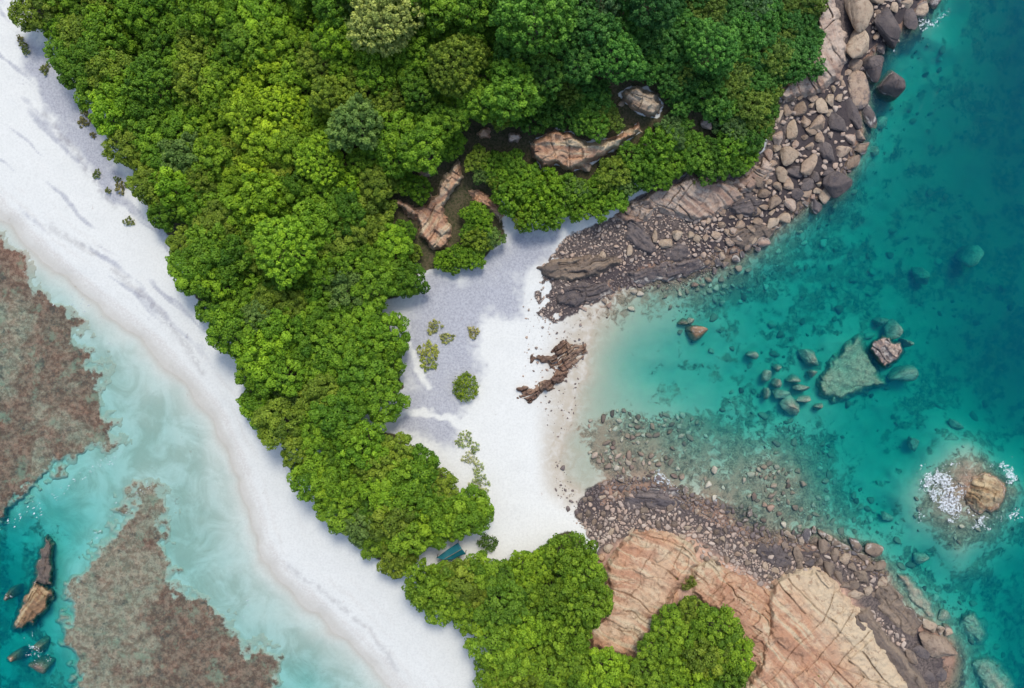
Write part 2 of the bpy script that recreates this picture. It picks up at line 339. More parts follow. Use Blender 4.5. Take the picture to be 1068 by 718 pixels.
                                               # faint strand lines on the west beach
for off, pts in ((0, [(48, 118), (76, 156), (96, 188), (118, 214)]), (0, [(116, 280), (140, 300), (170, 334), (196, 364), (212, 392)]), (0, [(50, 236), (76, 252), (100, 264)]), (0, [(300, 592), (330, 612), (365, 640), (395, 672), (415, 700)])):
    wrack = np.maximum(wrack, sstep(5, 0.5, seg_dist(wu, wv, smooth_line(pts))))
for k, d in enumerate((5, 15)):
    pass
dl = seg_dist(U, V, W_LINE) + (fbm(U / 40, V / 40, 78, 3) - .5) * 14
berm = sstep(6, 0, np.abs(seg_dist(U, V, W_LINE) - 8) + (fbm(U / 14, V / 14, 77, 2) - .5) * 6) * (Z > 0)
for off, amp, sd in ((20, .5, 3), (31, .6, 5), (44, .35, 8)):
    berm = np.maximum(berm, amp * sstep(3.2, .3, np.abs(dl - off)) * (Z > 0) * sstep(.35, .65, fbm(U / 35, V / 35, 80 + sd, 3)))
berm = np.maximum(berm, .9 * sstep(3.2, .4, np.abs(seg_dist(U, V, W_LINE) + (fbm(U / 18, V / 18, 83, 3) - .5) * 8 - 2)) * (Z > -.06))
m_swash = sstep(.34, .02, Z + (fbm(U / 25, V / 25, 79, 3) - .5) * .18) * sstep(440, 380, U) * sstep(-.12, 0, Z)

X, Y = WX(U, V, Z)
idx = np.arange(nu * nv).reshape(nv, nu)
quads = np.stack([idx[1:, :-1], idx[1:, 1:], idx[:-1, 1:], idx[:-1, :-1]], -1).reshape(-1, 4)
me = mesh_from('terrain', np.stack([X, Y, Z], -1).reshape(-1, 3), quads)
for nme, arr in (('forest', m_forest), ('grey', m_grey), ('wet', m_wet), ('rubble', m_rub), ('weed', m_weed), ('wrack', wrack), ('berm', berm), ('cove', m_cove), ('shadebed', sstep(8, -10, sdf(big_u, big_v, [(838, 108), (876, 60), (886, -10), (1000, -20), (980, 40), (940, 110), (905, 210), (850, 240), (790, 262), (730, 300), (640, 306), (590, 330), (600, 296), (660, 276), (730, 246), (800, 196), (826, 150)]))), ('swash', m_swash), ('pinkbed', sstep(4, -6, sdf(wu, wv, [(608, 600), (640, 562), (722, 556), (745, 575), (800, 610), (880, 606), (990, 760), (600, 760)])))): attr(me, nme, arr)

def terrain_material():
    t = NT('sand_and_seabed'); p = t.pos()
    n1 = t.noise(p, 0.35, 6, .6); n2 = t.noise(p, 3.0, 5, .65); n3 = t.noise(p, 0.9, 5, .6, .6); n4 = t.noise(p, 9.0, 3, .6); n5 = t.noise(p, .16, 5, .65, .8)
    sand = t.mix(n1, (.57, .57, .52), (.63, .63, .58))
    sand = t.mix(t.ss(n2, .35, .75), sand, (.525, .525, .48))
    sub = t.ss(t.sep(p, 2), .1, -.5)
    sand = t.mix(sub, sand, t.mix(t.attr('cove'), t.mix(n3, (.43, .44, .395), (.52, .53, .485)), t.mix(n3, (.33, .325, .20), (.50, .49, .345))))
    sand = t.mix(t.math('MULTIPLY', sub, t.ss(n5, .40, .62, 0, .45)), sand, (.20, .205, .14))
    grey = t.mix(t.ss(n2, .3, .7), (.215, .22, .25), (.37, .375, .40))
    gm = t.math('ADD', t.attr('grey'), t.math('MULTIPLY_ADD', n3, .9, -.45))
    col = t.mix(t.math('MULTIPLY', t.ss(gm, .15, .85), .85), sand, grey)
    col = t.mix(t.math('MULTIPLY', t.attr('wrack'), t.ss(n3, .35, .6, 0, .45)), col, (.29, .275, .26))
    col = t.mix(t.math('MULTIPLY', t.attr('berm'), t.ss(n2, .3, .6, .1, .4)), col, (.42, .37, .32))
    col = t.mix(t.math('MULTIPLY', t.attr('swash'), .75), col, t.mix(n3, (.45, .43, .375), (.375, .355, .30)))
    wet = t.mix(n3, (.45, .405, .33), (.37, .325, .245))
    col = t.mix(t.math('MULTIPLY', t.attr('wet'), t.ss(n3, .2, .6, .5, 1)), col, wet)
    rub = t.mix(t.ss(n2, .3, .7), (.04, .034, .034), (.16, .125, .105)); rub = t.mix(t.attr('pinkbed'), rub, t.mix(t.ss(n3, .35, .65), (.46, .295, .205), (.27, .175, .13)))
    rub = t.mix(t.math('MULTIPLY', t.attr('shadebed'), .88), rub, t.mix(n2, (.018, .017, .022), (.075, .06, .058)))  # shade between the boulders painted near-black into the wet shore ground
    rub = t.mix(t.ss(t.math('ADD', t.sep(p, 2), t.math('MULTIPLY_ADD', n3, -1.2, .6)), .9, .2), rub, t.mix(n2, (.035, .03, .033), (.095, .075, .07)))
    rm = t.math('ADD', t.attr('rubble'), t.math('MULTIPLY_ADD', n3, 1.0, -.5))
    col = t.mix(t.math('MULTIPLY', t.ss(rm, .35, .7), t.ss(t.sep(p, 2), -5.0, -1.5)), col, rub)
    weed = t.mix(t.ss(n2, .36, .64), (.065, .046, .032), (.30, .215, .145)); weed = t.mix(t.ss(n5, .42, .62), weed, t.mix(n2, (.19, .10, .065), (.42, .265, .185)))
    weed = t.mix(t.ss(n4, .55, .75), weed, (.33, .29, .23))
    weed = t.mix(t.ss(t.noise(p, .75, 5, .7, .5), .50, .64, 0, .8), weed, (.05, .036, .03))
    wm = t.math('ADD', t.attr('weed'), t.math('MULTIPLY_ADD', n3, 2.6, -1.45))
    col = t.mix(t.math('MULTIPLY', t.ss(wm, .25, .8), .85), col, weed)
    litter = t.mix(t.ss(n2, .3, .7), (.03, .04, .013), (.11, .085, .05))
    col = t.mix(t.ss(t.math('ADD', t.attr('forest'), t.math('MULTIPLY_ADD', n2, .6, -.3)), .35, .65), col, litter)
    h = t.math('ADD', t.math('MULTIPLY', n2, .6), t.math('MULTIPLY', n4, .3))
    b = t.principled(col, .9, t.bump(h, .35, .12), .15)
    return t.finish(b)
M_TERR = terrain_material()
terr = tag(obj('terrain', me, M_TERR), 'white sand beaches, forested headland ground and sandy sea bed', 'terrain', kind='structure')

# ------------------------------------------------------------------ the sea: a clear absorbing body of water
def water_material():
    t = NT('sea_water'); p = t.pos()
    w = t.noise(t.map(p, (1, 1, 1), (0, 0, .6)), .55, 4, .6, .4); w2 = t.noise(p, 2.4, 3, .5)
    nb = t.bump(t.math('ADD', w, t.math('MULTIPLY', w2, .3)), .3, .5)
    fr = t.n.new('ShaderNodeFresnel'); fr.inputs['IOR'].default_value = 1.15; t.link(nb, fr.inputs['Normal'])
    tr = t.n.new('ShaderNodeBsdfTransparent'); gl = t.n.new('ShaderNodeBsdfGlossy')
    gl.inputs['Roughness'].default_value = .14; t.link(nb, gl.inputs['Normal'])
    mx = t.n.new('ShaderNodeMixShader'); t.link(fr.outputs[0], mx.inputs[0]); t.link(tr.outputs[0], mx.inputs[1]); t.link(gl.outputs[0], mx.inputs[2])
    t.link(mx.outputs[0], t.out.inputs['Surface'])
    ab = t.n.new('ShaderNodeVolumeAbsorption'); ab.inputs['Color'].default_value = (0.0, .882, .893, 1); ab.inputs['Density'].default_value = .50
    sc = t.n.new('ShaderNodeVolumeScatter'); sc.inputs['Color'].default_value = (.0, .44, .92, 1); sc.inputs['Density'].default_value = .066; sc.inputs['Anisotropy'].default_value = 0.0
    ad = t.n.new('ShaderNodeAddShader'); t.link(ab.outputs[0], ad.inputs[0]); t.link(sc.outputs[0], ad.inputs[1])
    t.link(ad.outputs[0], t.out.inputs['Volume'])
    return t.m
R = 1450.0; zb = -40.0
wv_ = [(x, y, z) for z in (zb, 0.0) for x, y in ((-R, -R), (R, -R), (R, R), (-R, R))]
me = mesh_from('sea', wv_, [(0, 3, 2, 1), (4, 5, 6, 7), (0, 1, 5, 4), (1, 2, 6, 5), (2, 3, 7, 6), (3, 0, 4, 7)], smooth=False)
sea = tag(obj('sea', me, water_material()), 'clear turquoise sea on both sides of the sand spit', 'sea', kind='structure')

# ------------------------------------------------------------------ rock
def rock_material(name, ca, cb, cc, wet_z=0.55, wet=(.045, .042, .045), lichen=(.30, .29, .27), sub=(.20, .175, .12), scale=1.0, rnd=.25, wet_amt=.9):
    t = NT(name); p = t.pos()
    r = t.objinfo('Random')
    off = t.n.new('ShaderNodeCombineXYZ'); t.val(off.inputs[0], t.math('MULTIPLY', r, 57.0)); t.val(off.inputs[1], t.math('MULTIPLY', r, 91.0))
    va = t.n.new('ShaderNodeVectorMath'); va.operation = 'ADD'; t.link(p, va.inputs[0]); t.link(off.outputs[0], va.inputs[1]); q = va.outputs[0]
    n1 = t.noise(q, .28 * scale, 5, .6, .5); n2 = t.noise(q, 1.3 * scale, 6, .65, .3); n3 = t.noise(q, 6.0, 4, .65)
    col = t.mix(t.ss(n1, .32, .68), ca, cb)
    col = t.mix(t.ss(n2, .48, .72), col, cc)
    col = t.mix(t.ss(n3, .55, .75, 0, .55), col, lichen)
    col = t.mix(t.ss(n3, .42, .25, 0, .6), col, tuple(x * .35 for x in ca))
    bd = t.attr('band'); col = t.mix(t.ss(bd, .52, .72, 0, .75), col, cc); col = t.mix(t.ss(bd, .40, .24, 0, .55), col, t.mix(t.ss(bd, .005, .01), col, tuple(min(.6, x * 1.25) for x in cb)))
    col = t.mix(t.attr('pale'), col, tuple(min(.6, x * 1.12) for x in cb))
    st = t.noise(q, .8, 5, .7, 1.2); col = t.mix(t.ss(st, .52, .66, 0, .62), col, tuple(x * .42 for x in ca))
    col = t.mix(t.attr('crack'), col, tuple(x * .3 for x in ca))
    k = t.n.new('ShaderNodeHueSaturation'); t.val(k.inputs['Color'], col); t.val(k.inputs['Value'], t.math('MULTIPLY_ADD', r, 1.6 * rnd, .80 - .8 * rnd)); k.inputs['Saturation'].default_value = 1.08
    col = k.outputs[0]
    z = t.sep(p, 2)
    zz = t.math('ADD', z, t.math('MULTIPLY_ADD', n2, -1.5, .75))
    zz = t.math('ADD', zz, t.math('MULTIPLY_ADD', r, -.8, .4))
    wetm = t.ss(zz, wet_z + .3, wet_z - .25)
    wcol = t.mix(n3, wet, tuple(x * 2.2 for x in wet))
    col = t.mix(t.math('MULTIPLY', wetm, wet_amt), col, wcol)
    ring = t.math('MULTIPLY', t.ss(t.math('ABSOLUTE', t.math('ADD', t.math('ADD', z, -.16), t.math('MULTIPLY_ADD', n1, .5, -.25))), .16, .02), t.ss(n2, .42, .58, 0, .8))
    col = t.mix(ring, col, (.44, .40, .34))
    subm = t.ss(t.math('ADD', z, t.math('MULTIPLY_ADD', n2, .8, -.4)), .0, -.35)
    scol = t.mix(t.ss(n2, .35, .65), sub, tuple(x * .55 for x in sub)); scol = t.mix(t.ss(n3, .5, .7), scol, tuple(x * 1.5 for x in sub))
    col = t.mix(subm, col, scol)
    rough = t.math('MULTIPLY_ADD', wetm, -.45, .85)
    h = t.math('ADD', n2, t.math('MULTIPLY', n3, .5))
    return t.finish(t.principled(col, rough, t.bump(h, .9, .22), .3))
M_GRAN = rock_material('granite_boulder', (.34, .245, .175), (.42, .325, .24), (.21, .15, .12))
M_PINK = rock_material('pink_granite', (.55, .325, .20), (.585, .43, .295), (.43, .24, .155), wet_z=.2, wet=(.10, .08, .07), lichen=(.45, .40, .36), scale=.9, rnd=.06)
M_PALE = rock_material('pale_granite', (.42, .325, .235), (.49, .395, .29), (.31, .22, .155), wet_z=.15, wet=(.09, .075, .07), lichen=(.34, .31, .29), rnd=.08)
M_ROSE = rock_material('rose_granite', (.42, .30, .23), (.46, .375, .30), (.31, .205, .155), wet_z=.3, wet=(.07, .06, .06), rnd=.08)
M_DARK = rock_material('dark_tidal_rock', (.115, .095, .09), (.17, .14, .125), (.085, .075, .08), wet_z=-.2, lichen=(.20, .18, .17), rnd=.1)
M_BROWN = rock_material('brown_tidal_rock', (.22, .165, .125), (.27, .21, .155), (.13, .105, .09), wet_z=-.1, wet=(.08, .065, .06), lichen=(.30, .26, .21), rnd=.12)
M_GOLD = rock_material('golden_islet_rock', (.40, .275, .15), (.48, .39, .25), (.24, .135, .08), wet_z=.55, wet=(.15, .085, .05), lichen=(.5, .45, .36), rnd=.05, wet_amt=.75)
M_WEDGE = rock_material('sunken_tan_slab', (.46, .39, .27), (.50, .43, .31), (.36, .30, .20), wet_z=-9, sub=(.36, .305, .21), rnd=.05)
M_RUST = rock_material('reddish_strip_rock', (.27, .165, .115), (.37, .265, .19), (.14, .09, .07), wet_z=-.3, lichen=(.42, .34, .26), rnd=.05)
M_SUBM = rock_material('weedy_sunken_rock', (.34, .295, .225), (.38, .335, .255), (.25, .215, .16), wet_z=-9, lichen=(.40, .36, .29), sub=(.37, .32, .24), rnd=.1)

def icosphere(n):
    t = (1 + 5 ** .5) / 2
    v = [(-1, t, 0), (1, t, 0), (-1, -t, 0), (1, -t, 0), (0, -1, t), (0, 1, t), (0, -1, -t), (0, 1, -t), (t, 0, -1), (t, 0, 1), (-t, 0, -1), (-t, 0, 1)]
    f = [(0, 11, 5), (0, 5, 1), (0, 1, 7), (0, 7, 10), (0, 10, 11), (1, 5, 9), (5, 11, 4), (11, 10, 2), (10, 7, 6), (7, 1, 8), (3, 9, 4), (3, 4, 2), (3, 2, 6), (3, 6, 8), (3, 8, 9), (4, 9, 5), (2, 4, 11), (6, 2, 10), (8, 6, 7), (9, 8, 1)]
    v = [np.array(a, float) / np.linalg.norm(a) for a in v]
    for _ in range(n):
        mid = {}; g = []
        def m(a, b):
            k = (min(a, b), max(a, b))
            if k not in mid:
                w = v[a] + v[b]; v.append(w / np.linalg.norm(w)); mid[k] = len(v) - 1
            return mid[k]
        for a, b, c in f:
            x, y, z = m(a, b), m(b, c), m(c, a); g += [(a, x, z), (b, y, x), (c, z, y), (x, y, z)]
        f = g
    return np.array(v), np.array(f, int)
ICO = {n: icosphere(n) for n in (1, 2, 3, 4)}

def boulder_shape(seed, level, sharp=9.0, planes=13):
    g = np.random.default_rng(seed); d, f = ICO[level]
    n = g.normal(size=(planes, 3)); n /= np.linalg.norm(n, axis=1)[:, None]
    hh = g.uniform(.80 if seed % 2 else .70, 1.0, planes)
    k = np.maximum(d @ n.T, .05) / hh[None, :]
    r = 1.0 / (np.sum(k ** sharp, axis=1) ** (1 / sharp))
    o = g.uniform(0, 50, 3)
    r *= 1 + .17 * (fbm(d[:, 0] * 2.2 + o[0] + d[:, 2] * 1.3, d[:, 1] * 2.2 + o[1] - d[:, 2], seed, 4) - .5)
    if level >= 4:   # a joint or two across the bigger stones
        for q in range(2):
            a = g.normal(size=3); a /= np.linalg.norm(a); c = d @ a + .12 * (fbm(d[:, 0] * 3 + o[2], d[:, 1] * 3, seed + 9, 2) - .5) - g.uniform(-.3, .3)
            r *= 1 - .07 * np.exp(-(c / .035) ** 2)
    v = d * r[:, None]; v /= np.abs(v).max(axis=0)[None, :]
    return v, f
BPROTO = []
for k in range(14):
    v, f = boulder_shape(100 + k, 4, sharp=8 + 6 * (k % 3), planes=15 + k % 8)
    BPROTO.append(mesh_from('boulder_mesh', v, None, f))
SMALL = [boulder_shape(300 + k, 2, 8, 16) for k in range(10)]
TINY = [boulder_shape(400 + k, 1, 6, 10) for k in range(10)]

ORD = ['', 'first', 'second', 'third', 'fourth', 'fifth', 'sixth', 'seventh', 'eighth', 'ninth', 'tenth', 'eleventh', 'twelfth', 'thirteenth', 'fourteenth', 'fifteenth', 'sixteenth', 'seventeenth', 'eighteenth', 'nineteenth']
TENS = {2: ('twentieth', 'twenty'), 3: ('thirtieth', 'thirty'), 4: ('fortieth', 'forty'), 5: ('fiftieth', 'fifty'), 6: ('sixtieth', 'sixty'), 7: ('seventieth', 'seventy'), 8: ('eightieth', 'eighty'), 9: ('ninetieth', 'ninety')}
def ordinal(n):
    if n < 20: return ORD[n]
    t, u = divmod(n, 10); return TENS[t][0] if u == 0 else TENS[t][1] + '-' + ORD[u]

BOULD = []     # (u, v, a_px, b_px, rot_deg, top_factor or depth, material, label-or-None, zone)
def B(u, v, a, b, rot=0, top=.8, m='g', label=None, zone=None, proto=None): BOULD.append([u, v, a, b, rot, top, m, label, zone, proto])
# the giants at the north end of the rocky shore (rot counted anticlockwise in the picture)
B(897, 8, 20, 22, 20, 1.0, 'p', 'broad pale rounded boulder at the top edge beside the tall rose cliff', proto=0)
B(930, 24, 20, 18, -30, 1.2, 'd', 'big dark domed boulder with wet flank, west of the foaming rocks', proto=1)
B(949, 16, 8, 15, 10, .6, 'd', 'narrow dark boulder wedged east of the big domed boulder', proto=2)
B(964, 10, 9, 10, 0, .7, 'p', 'pale round boulder at the foam by the top edge', proto=3)
B(948, 2, 9, 6, 0, .6, 'p', 'pale flat boulder at the top edge above the domed boulder', proto=4)
B(975, 2, 8, 6, 0, .5, 'g', 'outermost tan boulder at the foam by the top edge', proto=5)
B(915, -4, 12, 8, 0, .7, 'p', 'pale boulder cut by the top edge between two giants', proto=6)
B(899, 42, 18, 15, 25, 1.0, 'p', 'large pale angular boulder with cracked top below the domed boulder', proto=7)
B(920, 50, 6, 8, 0, .6, 'g', 'small tan boulder leaning on the large pale angular one', proto=8)
B(913, 66, 11, 17, 20, 1.0, 'd', 'dark wet boulder between the pale angular one and the lone sea boulder', proto=9)
B(935, 87, 13, 23, -14, 1.7, 'd', 'lone dark angular boulder standing out in the sea with pale rim', proto=10)
B(892, 67, 8, 8, 0, .8, 'g', 'round mid-sized boulder under the large pale angular boulder', proto=11)
B(897, 92, 12, 21, 15, .9, 'g', 'tall tan boulder with rosy seaward side above the split pair', proto=12)
B(890, 116, 7, 20, 22, .7, 'd', 'long dark slab-like boulder, shoreward one of the split pair', proto=13)
B(905, 116, 6, 18, 22, .7, 'd', 'long dark slab-like boulder, seaward one of the split pair', proto=2)
B(874, 127, 11, 16, 10, .8, 'd', 'dark oval boulder just inland of the split pair', proto=1)
B(855, 126, 13, 9, 35, .8, 'g', 'tan oblong boulder tilted among grey cobbles inland of the dark oval', proto=4)
B(828, 136, 8, 12, 10, .9, 'p', 'pale egg-shaped boulder close to the forest edge', proto=3)
B(866, 104, 6, 7, 20, .9, 'p', 'pale block on the cobbles below the tall rose cliff', proto=5)
B(822, 162, 14, 10, 15, .9, 'p', 'wide pale loaf-shaped boulder just off the forest edge', proto=0)
B(830, 178, 11, 8, 10, .6, 'd', 'dark boulder directly below the wide pale loaf-shaped one', proto=6)
B(847, 171, 10, 13, -15, .9, 'g', 'tan upright boulder east of the wide loaf-shaped boulder', proto=7)
B(864, 158, 8, 14, 20, .8, 'd', 'dark teardrop boulder north of the twin wave-washed boulders', proto=8)
B(880, 156, 9, 8, 0, .7, 'g', 'brown boulder at the waterline with a spur towards the sea', proto=9)
B(865, 181, 8, 9, 0, .8, 'd', 'smaller upper boulder of the twin wave-washed pair', proto=10)
B(874, 190, 15, 14, -20, 1.2, 'd', 'larger lower boulder of the twin wave-washed pair with pale rim', proto=11)
B(843, 192, 7, 7, 0, .7, 'd', 'dark boulder in the water west of the twin boulders', proto=12)
B(851, 184, 5, 6, 0, .7, 'd', 'small dark boulder between the upright tan and the twin boulders', proto=13)
B(831, 201, 7, 7, 30, .7, 'd', 'dark angular boulder at the waterline below the loaf-shaped one', proto=2)
B(792, 186, 9, 9, 0, .8, 'g', 'grey squarish boulder at the forest corner above dark cobbles', proto=5)
B(813, 142, 8, 10, 0, .9, 'r', 'rosy boulder against the trees beside the egg-shaped one', proto=4)
B(802, 160, 5, 8, 0, .9, 'r', 'narrow rosy boulder pressed against the forest edge', proto=6)
B(684, 246, 4, 7, 10, .9, 'p', 'pale upright block east of the dark flat ledge', proto=7)
B(696, 254, 8, 6, 25, .9, 'p', 'pale oblong block on the rim of the dark wet ledge', proto=8)
B(707, 244, 6, 7, 0, .9, 'p', 'cream cube-like block above the dark wet ledge', proto=9)
B(721, 246, 4, 6, 20, .9, 'p', 'pale narrow block beside the cream cube-like block', proto=10)
B(727, 249, 4, 5, 0, .9, 'p', 'pale rounded block at the end of the cream row', proto=11)
B(657, 261, 3, 6, 0, .9, 'p', 'pale upright stone under the dark flat ledge', proto=12)
B(629, 266, 4, 4, 0, .9, 'p', 'pale round stone on the brown ledge by the cove', proto=13)
# southern shore
B(859, 571, 9, 8, 10, .8, 'b', 'big brown boulder heading the southern boulder pile', proto=0)
B(874, 568, 7, 6, 0, .8, 'b', 'brown boulder second from the west atop the southern pile', proto=1)
B(893, 569, 5, 9, 25, .8, 'b', 'brown leaning slab boulder at the sea side of the southern pile', proto=2)
B(834, 580, 6, 10, 30, .7, 'b', 'brown slanting boulder at the west end of the southern pile', proto=3)
B(846, 588, 7, 7, 0, .7, 'd', 'dark round boulder at the west foot of the southern pile', proto=4)
B(871, 580, 5, 8, 0, .8, 'b', 'upright brown boulder in the middle of the southern pile', proto=5)
B(900, 581, 7, 4, -20, .8, 'b', 'low brown boulder along the top of the southern pile', proto=6)
B(920, 591, 8, 7, -25, .8, 'b', 'large brown boulder at the east end of the southern pile', proto=7)
B(901, 603, 7, 9, 20, .8, 'b', 'large brown boulder in the south-east of the southern pile', proto=8)
B(875, 601, 4, 10, 25, .8, 'b', 'dark narrow boulder against the pale orange rock face', proto=9)
B(882, 612, 6, 4, 0, .8, 'b', 'brown stone touching the pale orange rock face', proto=10)
B(893, 621, 9, 5, -5, .8, 'p', 'pale flat boulder at the foot of the southern pile', proto=11)
B(891, 611, 6, 5, 0, .8, 'b', 'brown stone just above the pale flat boulder', proto=12)
B(976, 674, 26, 12, -35, .8, 'g', 'very long grey boulder lying along the south-east waterline', proto=5)
B(972, 655, 9, 7, -10, .9, 'p', 'pale square boulder above the very long grey one', proto=8)
B(982, 657, 4, 6, 0, .8, 'p', 'small pale boulder between two pale square blocks', proto=9)
B(990, 660, 5, 8, 25, .8, 'p', 'pale seaward boulder at the end of a row of three', proto=10)
B(951, 686, 5, 11, 35, .8, 'b', 'pale-topped narrow boulder inland of the very long grey one', proto=11)
B(962, 681, 10, 6, -35, .6, 'd', 'dark boulder tucked beside the very long grey one', proto=12)
B(982, 704, 9, 7, -30, .3, 'd', 'dark low boulder in the wash by the bottom edge', proto=13)
B(968, 706, 10, 6, -30, .3, 'd', 'dark flat boulder beside the lower sloping ledge', proto=0)
B(757, 602, 9, 6, -25, .9, 'o', 'orange boulder with smooth top above the southern shrub', proto=1)
B(697, 618, 6, 7, 10, .9, 'o', 'orange round boulder north of the southern shrub', proto=2)
B(706, 626, 4, 8, 0, .9, 'o', 'orange upright boulder touching the southern shrub', proto=3)
B(628, 582, 6, 7, 0, .8, 'o', 'rosy boulder on white sand beside the grove', proto=4)
B(634, 573, 6, 5, 0, .8, 'p', 'cream boulder on white sand beside the pink slab', proto=5)
B(775, 612, 7, 9, 20, .8, 'o', 'orange block heading the broken orange ledge', proto=6)
B(785, 640, 6, 8, 10, .8, 'o', 'orange block between the shrub and the pale orange face', proto=7)
B(778, 655, 5, 6, 10, .8, 'o', 'small orange block low on the broken orange ledge', proto=8)
# rocks standing in the bay
B(728, 345, 11, 10, 0, .35, 'k', 'round rust-topped rock awash in the inner cove', proto=9)
B(713, 337, 6, 5, 0, -.1, 'b', 'weedy sunken rock west of the rust-topped rock', proto=10)
B(720, 335, 4, 4, 0, -.1, 's', 'small weedy stone beside the rust-topped rock', proto=11)
B(935, 345, 10, 11, 20, -.7, 's', 'sunken rock north of the diamond-shaped rock', proto=3)
B(949, 358, 9, 6, -35, -1.0, 's', 'sunken rock east of the diamond-shaped rock', proto=4)
B(921, 335, 7, 5, 0, -1.6, 's', 'deep pale rock furthest north by the diamond-shaped rock', proto=5)
B(945, 390, 15, 10, 25, -.9, 's', 'broad sunken rock south of the diamond-shaped rock', proto=6)
B(848, 374, 8, 12, 25, -.4, 's', 'sunken rock at the west tip of the wedge-shaped slab', proto=8)
B(849, 389, 4, 5, 0, -.4, 's', 'small sunken stone at the west tip of the wedge-shaped slab', proto=9)
B(830, 397, 7, 6, 0, -.3, 's', 'sunken stone at the north side of the bay cluster', proto=10)
B(836, 405, 8, 4, -5, -.3, 's', 'flat sunken stone in the middle of the bay cluster', proto=11)
B(801, 392, 5, 6, 0, -.3, 's', 'sunken stone at the north-west of the bay cluster', proto=12)
B(812, 400, 5, 5, 0, -.3, 's', 'round sunken stone inside the bay cluster', proto=13)
B(801, 411, 6, 6, 0, -.3, 's', 'sunken stone at the west end of the bay cluster', proto=0)
B(818, 412, 10, 7, 15, -.15, 's', 'larger dome in the bay cluster just breaking the surface', proto=1)
B(826, 422, 11, 9, -30, -.15, 's', 'ribbed dome at the south of the bay cluster', proto=2)
B(841, 417, 9, 4, -5, -.3, 's', 'low flat stone at the east of the bay cluster', proto=3)
B(856, 424, 6, 5, 0, -.4, 's', 'sunken stone between the bay cluster and the wedge slab', proto=4)
B(812, 384, 4, 4, 0, -.4, 's', 'small sunken stone topmost in the bay cluster', proto=5)
B(786, 370, 6, 5, 10, -.5, 's', 'lone sunken rock between the cove and the bay cluster', proto=6)
B(1018, 265, 13, 11, 20, -2.2, 's', 'deep rounded rock far out in the blue bay', proto=7)
B(966, 288, 9, 10, 0, -3.0, 's', 'deep dim rock in the middle of the blue bay', proto=8)
B(999, 443, 8, 5, -35, -2.0, 's', 'deep rock north of the foaming islet', proto=9)
B(993, 458, 8, 5, 0, -2.0, 's', 'flat deep rock just above the foaming islet', proto=10)
B(954, 464, 5, 8, 10, -1.8, 's', 'narrow deep rock north-west of the foaming islet', proto=11)
B(921, 127, 6, 6, 0, -1.4, 's', 'sunken rock below the lone sea boulder', proto=12)
B(913, 157, 6, 5, 0, -1.6, 's', 'sunken rock off the brown waterline boulder', proto=13)
B(985, 643, 9, 6, -20, -.2, 's', 'weedy rock awash beyond the pale row of three', proto=0)
B(928, 541, 7, 6, 0, -1.0, 's', 'sunken rock in the channel west of the foaming islet', proto=1)
B(962, 583, 8, 6, 20, -.8, 's', 'sunken rock south-west of the foaming islet', proto=2)
B(9, 621, 6, 7, 0, .2, 'b', 'small rock awash west of the long lagoon islet', proto=3)
B(15, 685, 8, 9, 0, .12, 'k', 'rust-coloured rock awash below the lagoon islet', proto=4)
B(39, 675, 7, 7, 0, .12, 'b', 'brown rock awash nearest below the lagoon islet', proto=5)
B(40, 695, 11, 8, 0, .12, 'b', 'pale-streaked rock awash by the bottom edge of the lagoon', proto=6)
B(648, 108, 5, 3, 30, .9, 'p', 'small grey stone between trees by the grey outcrop', proto=5)
B(737, 128, 6, 8, 20, 1.2, 'r', 'grey boulder showing through the headland scrub', proto=6)
B(628, 140, 5, 4, 0, .9, 'p', 'pale stone at the top of the pink forest clearing', proto=7)
B(612, 174, 6, 6, 0, .9, 'p', 'pale stone at the foot of the pink forest clearing', proto=8)
B(442, 234, 6, 7, 0, .9, 'p', 'grey-white block in the fork of the bare rock', proto=9)
B(457, 254, 8, 3, -30, .8, 'p', 'thin pale slab at the foot of the forked rock', proto=10)
N_HAND = len(BOULD)

placed = [(b[0], b[1], .8 * max(b[2], b[3])) for b in BOULD]
GRID = {}
def gadd(u, v, r): GRID.setdefault((int(u // 12), int(v // 12)), []).append((u, v, r))
for q in placed: gadd(*q)
def free(u, v, r, f=.92):
    i, j = int(u // 12), int(v // 12)
    for a in range(i - 3, i + 4):
        for b in range(j - 3, j + 4):
            for x, y, q in GRID.get((a, b), ()):
                if (x - u) ** 2 + (y - v) ** 2 < (f * (r + q)) ** 2: return False
    return True
def scatter(poly, n, size, tries=1.0, seed=0, f=.9):
    """n tries of stones inside poly; size(u, v, rnd) gives a radius in photo pixels"""
    g = np.random.default_rng(seed); P = np.array(poly); lo, hi = P.min(0), P.max(0)
    c = g.uniform(lo, hi, (n, 2)); wob = (fbm(c[:, 0] / 14, c[:, 1] / 14, seed, 2) - .5) * 10
    c = c[sdf(c[:, 0], c[:, 1], poly) < wob]
    rr = np.array([size(u, v, x) for (u, v), x in zip(c, g.random(len(c)))])
    out = []
    for i in np.argsort(-rr):
        r = rr[i]
        if r > .1 and free(c[i, 0], c[i, 1], r, f):
            gadd(c[i, 0], c[i, 1], r); out.append((c[i, 0], c[i, 1], r))
    return out
def size_ne(u, v, x):
    big = 1.7 + 4.3 * sstep(690, 850, u)
    return max(1.0, big * (.36 + 1.15 * x ** 4.5))
def size_s(u, v, x):
    big = 2.4 + 2.6 * sstep(800, 880, u)
    return max(1.0, big * (.34 + 1.2 * x ** 4))
st_ne = scatter(COBBLE_NE, 12000, size_ne, seed=11, f=.8)
st_s = None
st_ne = [q for q in st_ne if q[0] > 640 or fbm(np.array([q[0] / 10]), np.array([q[1] / 10]), 44, 3)[0] + .45 * float(sstep(560, 610, q[0])) > .44]
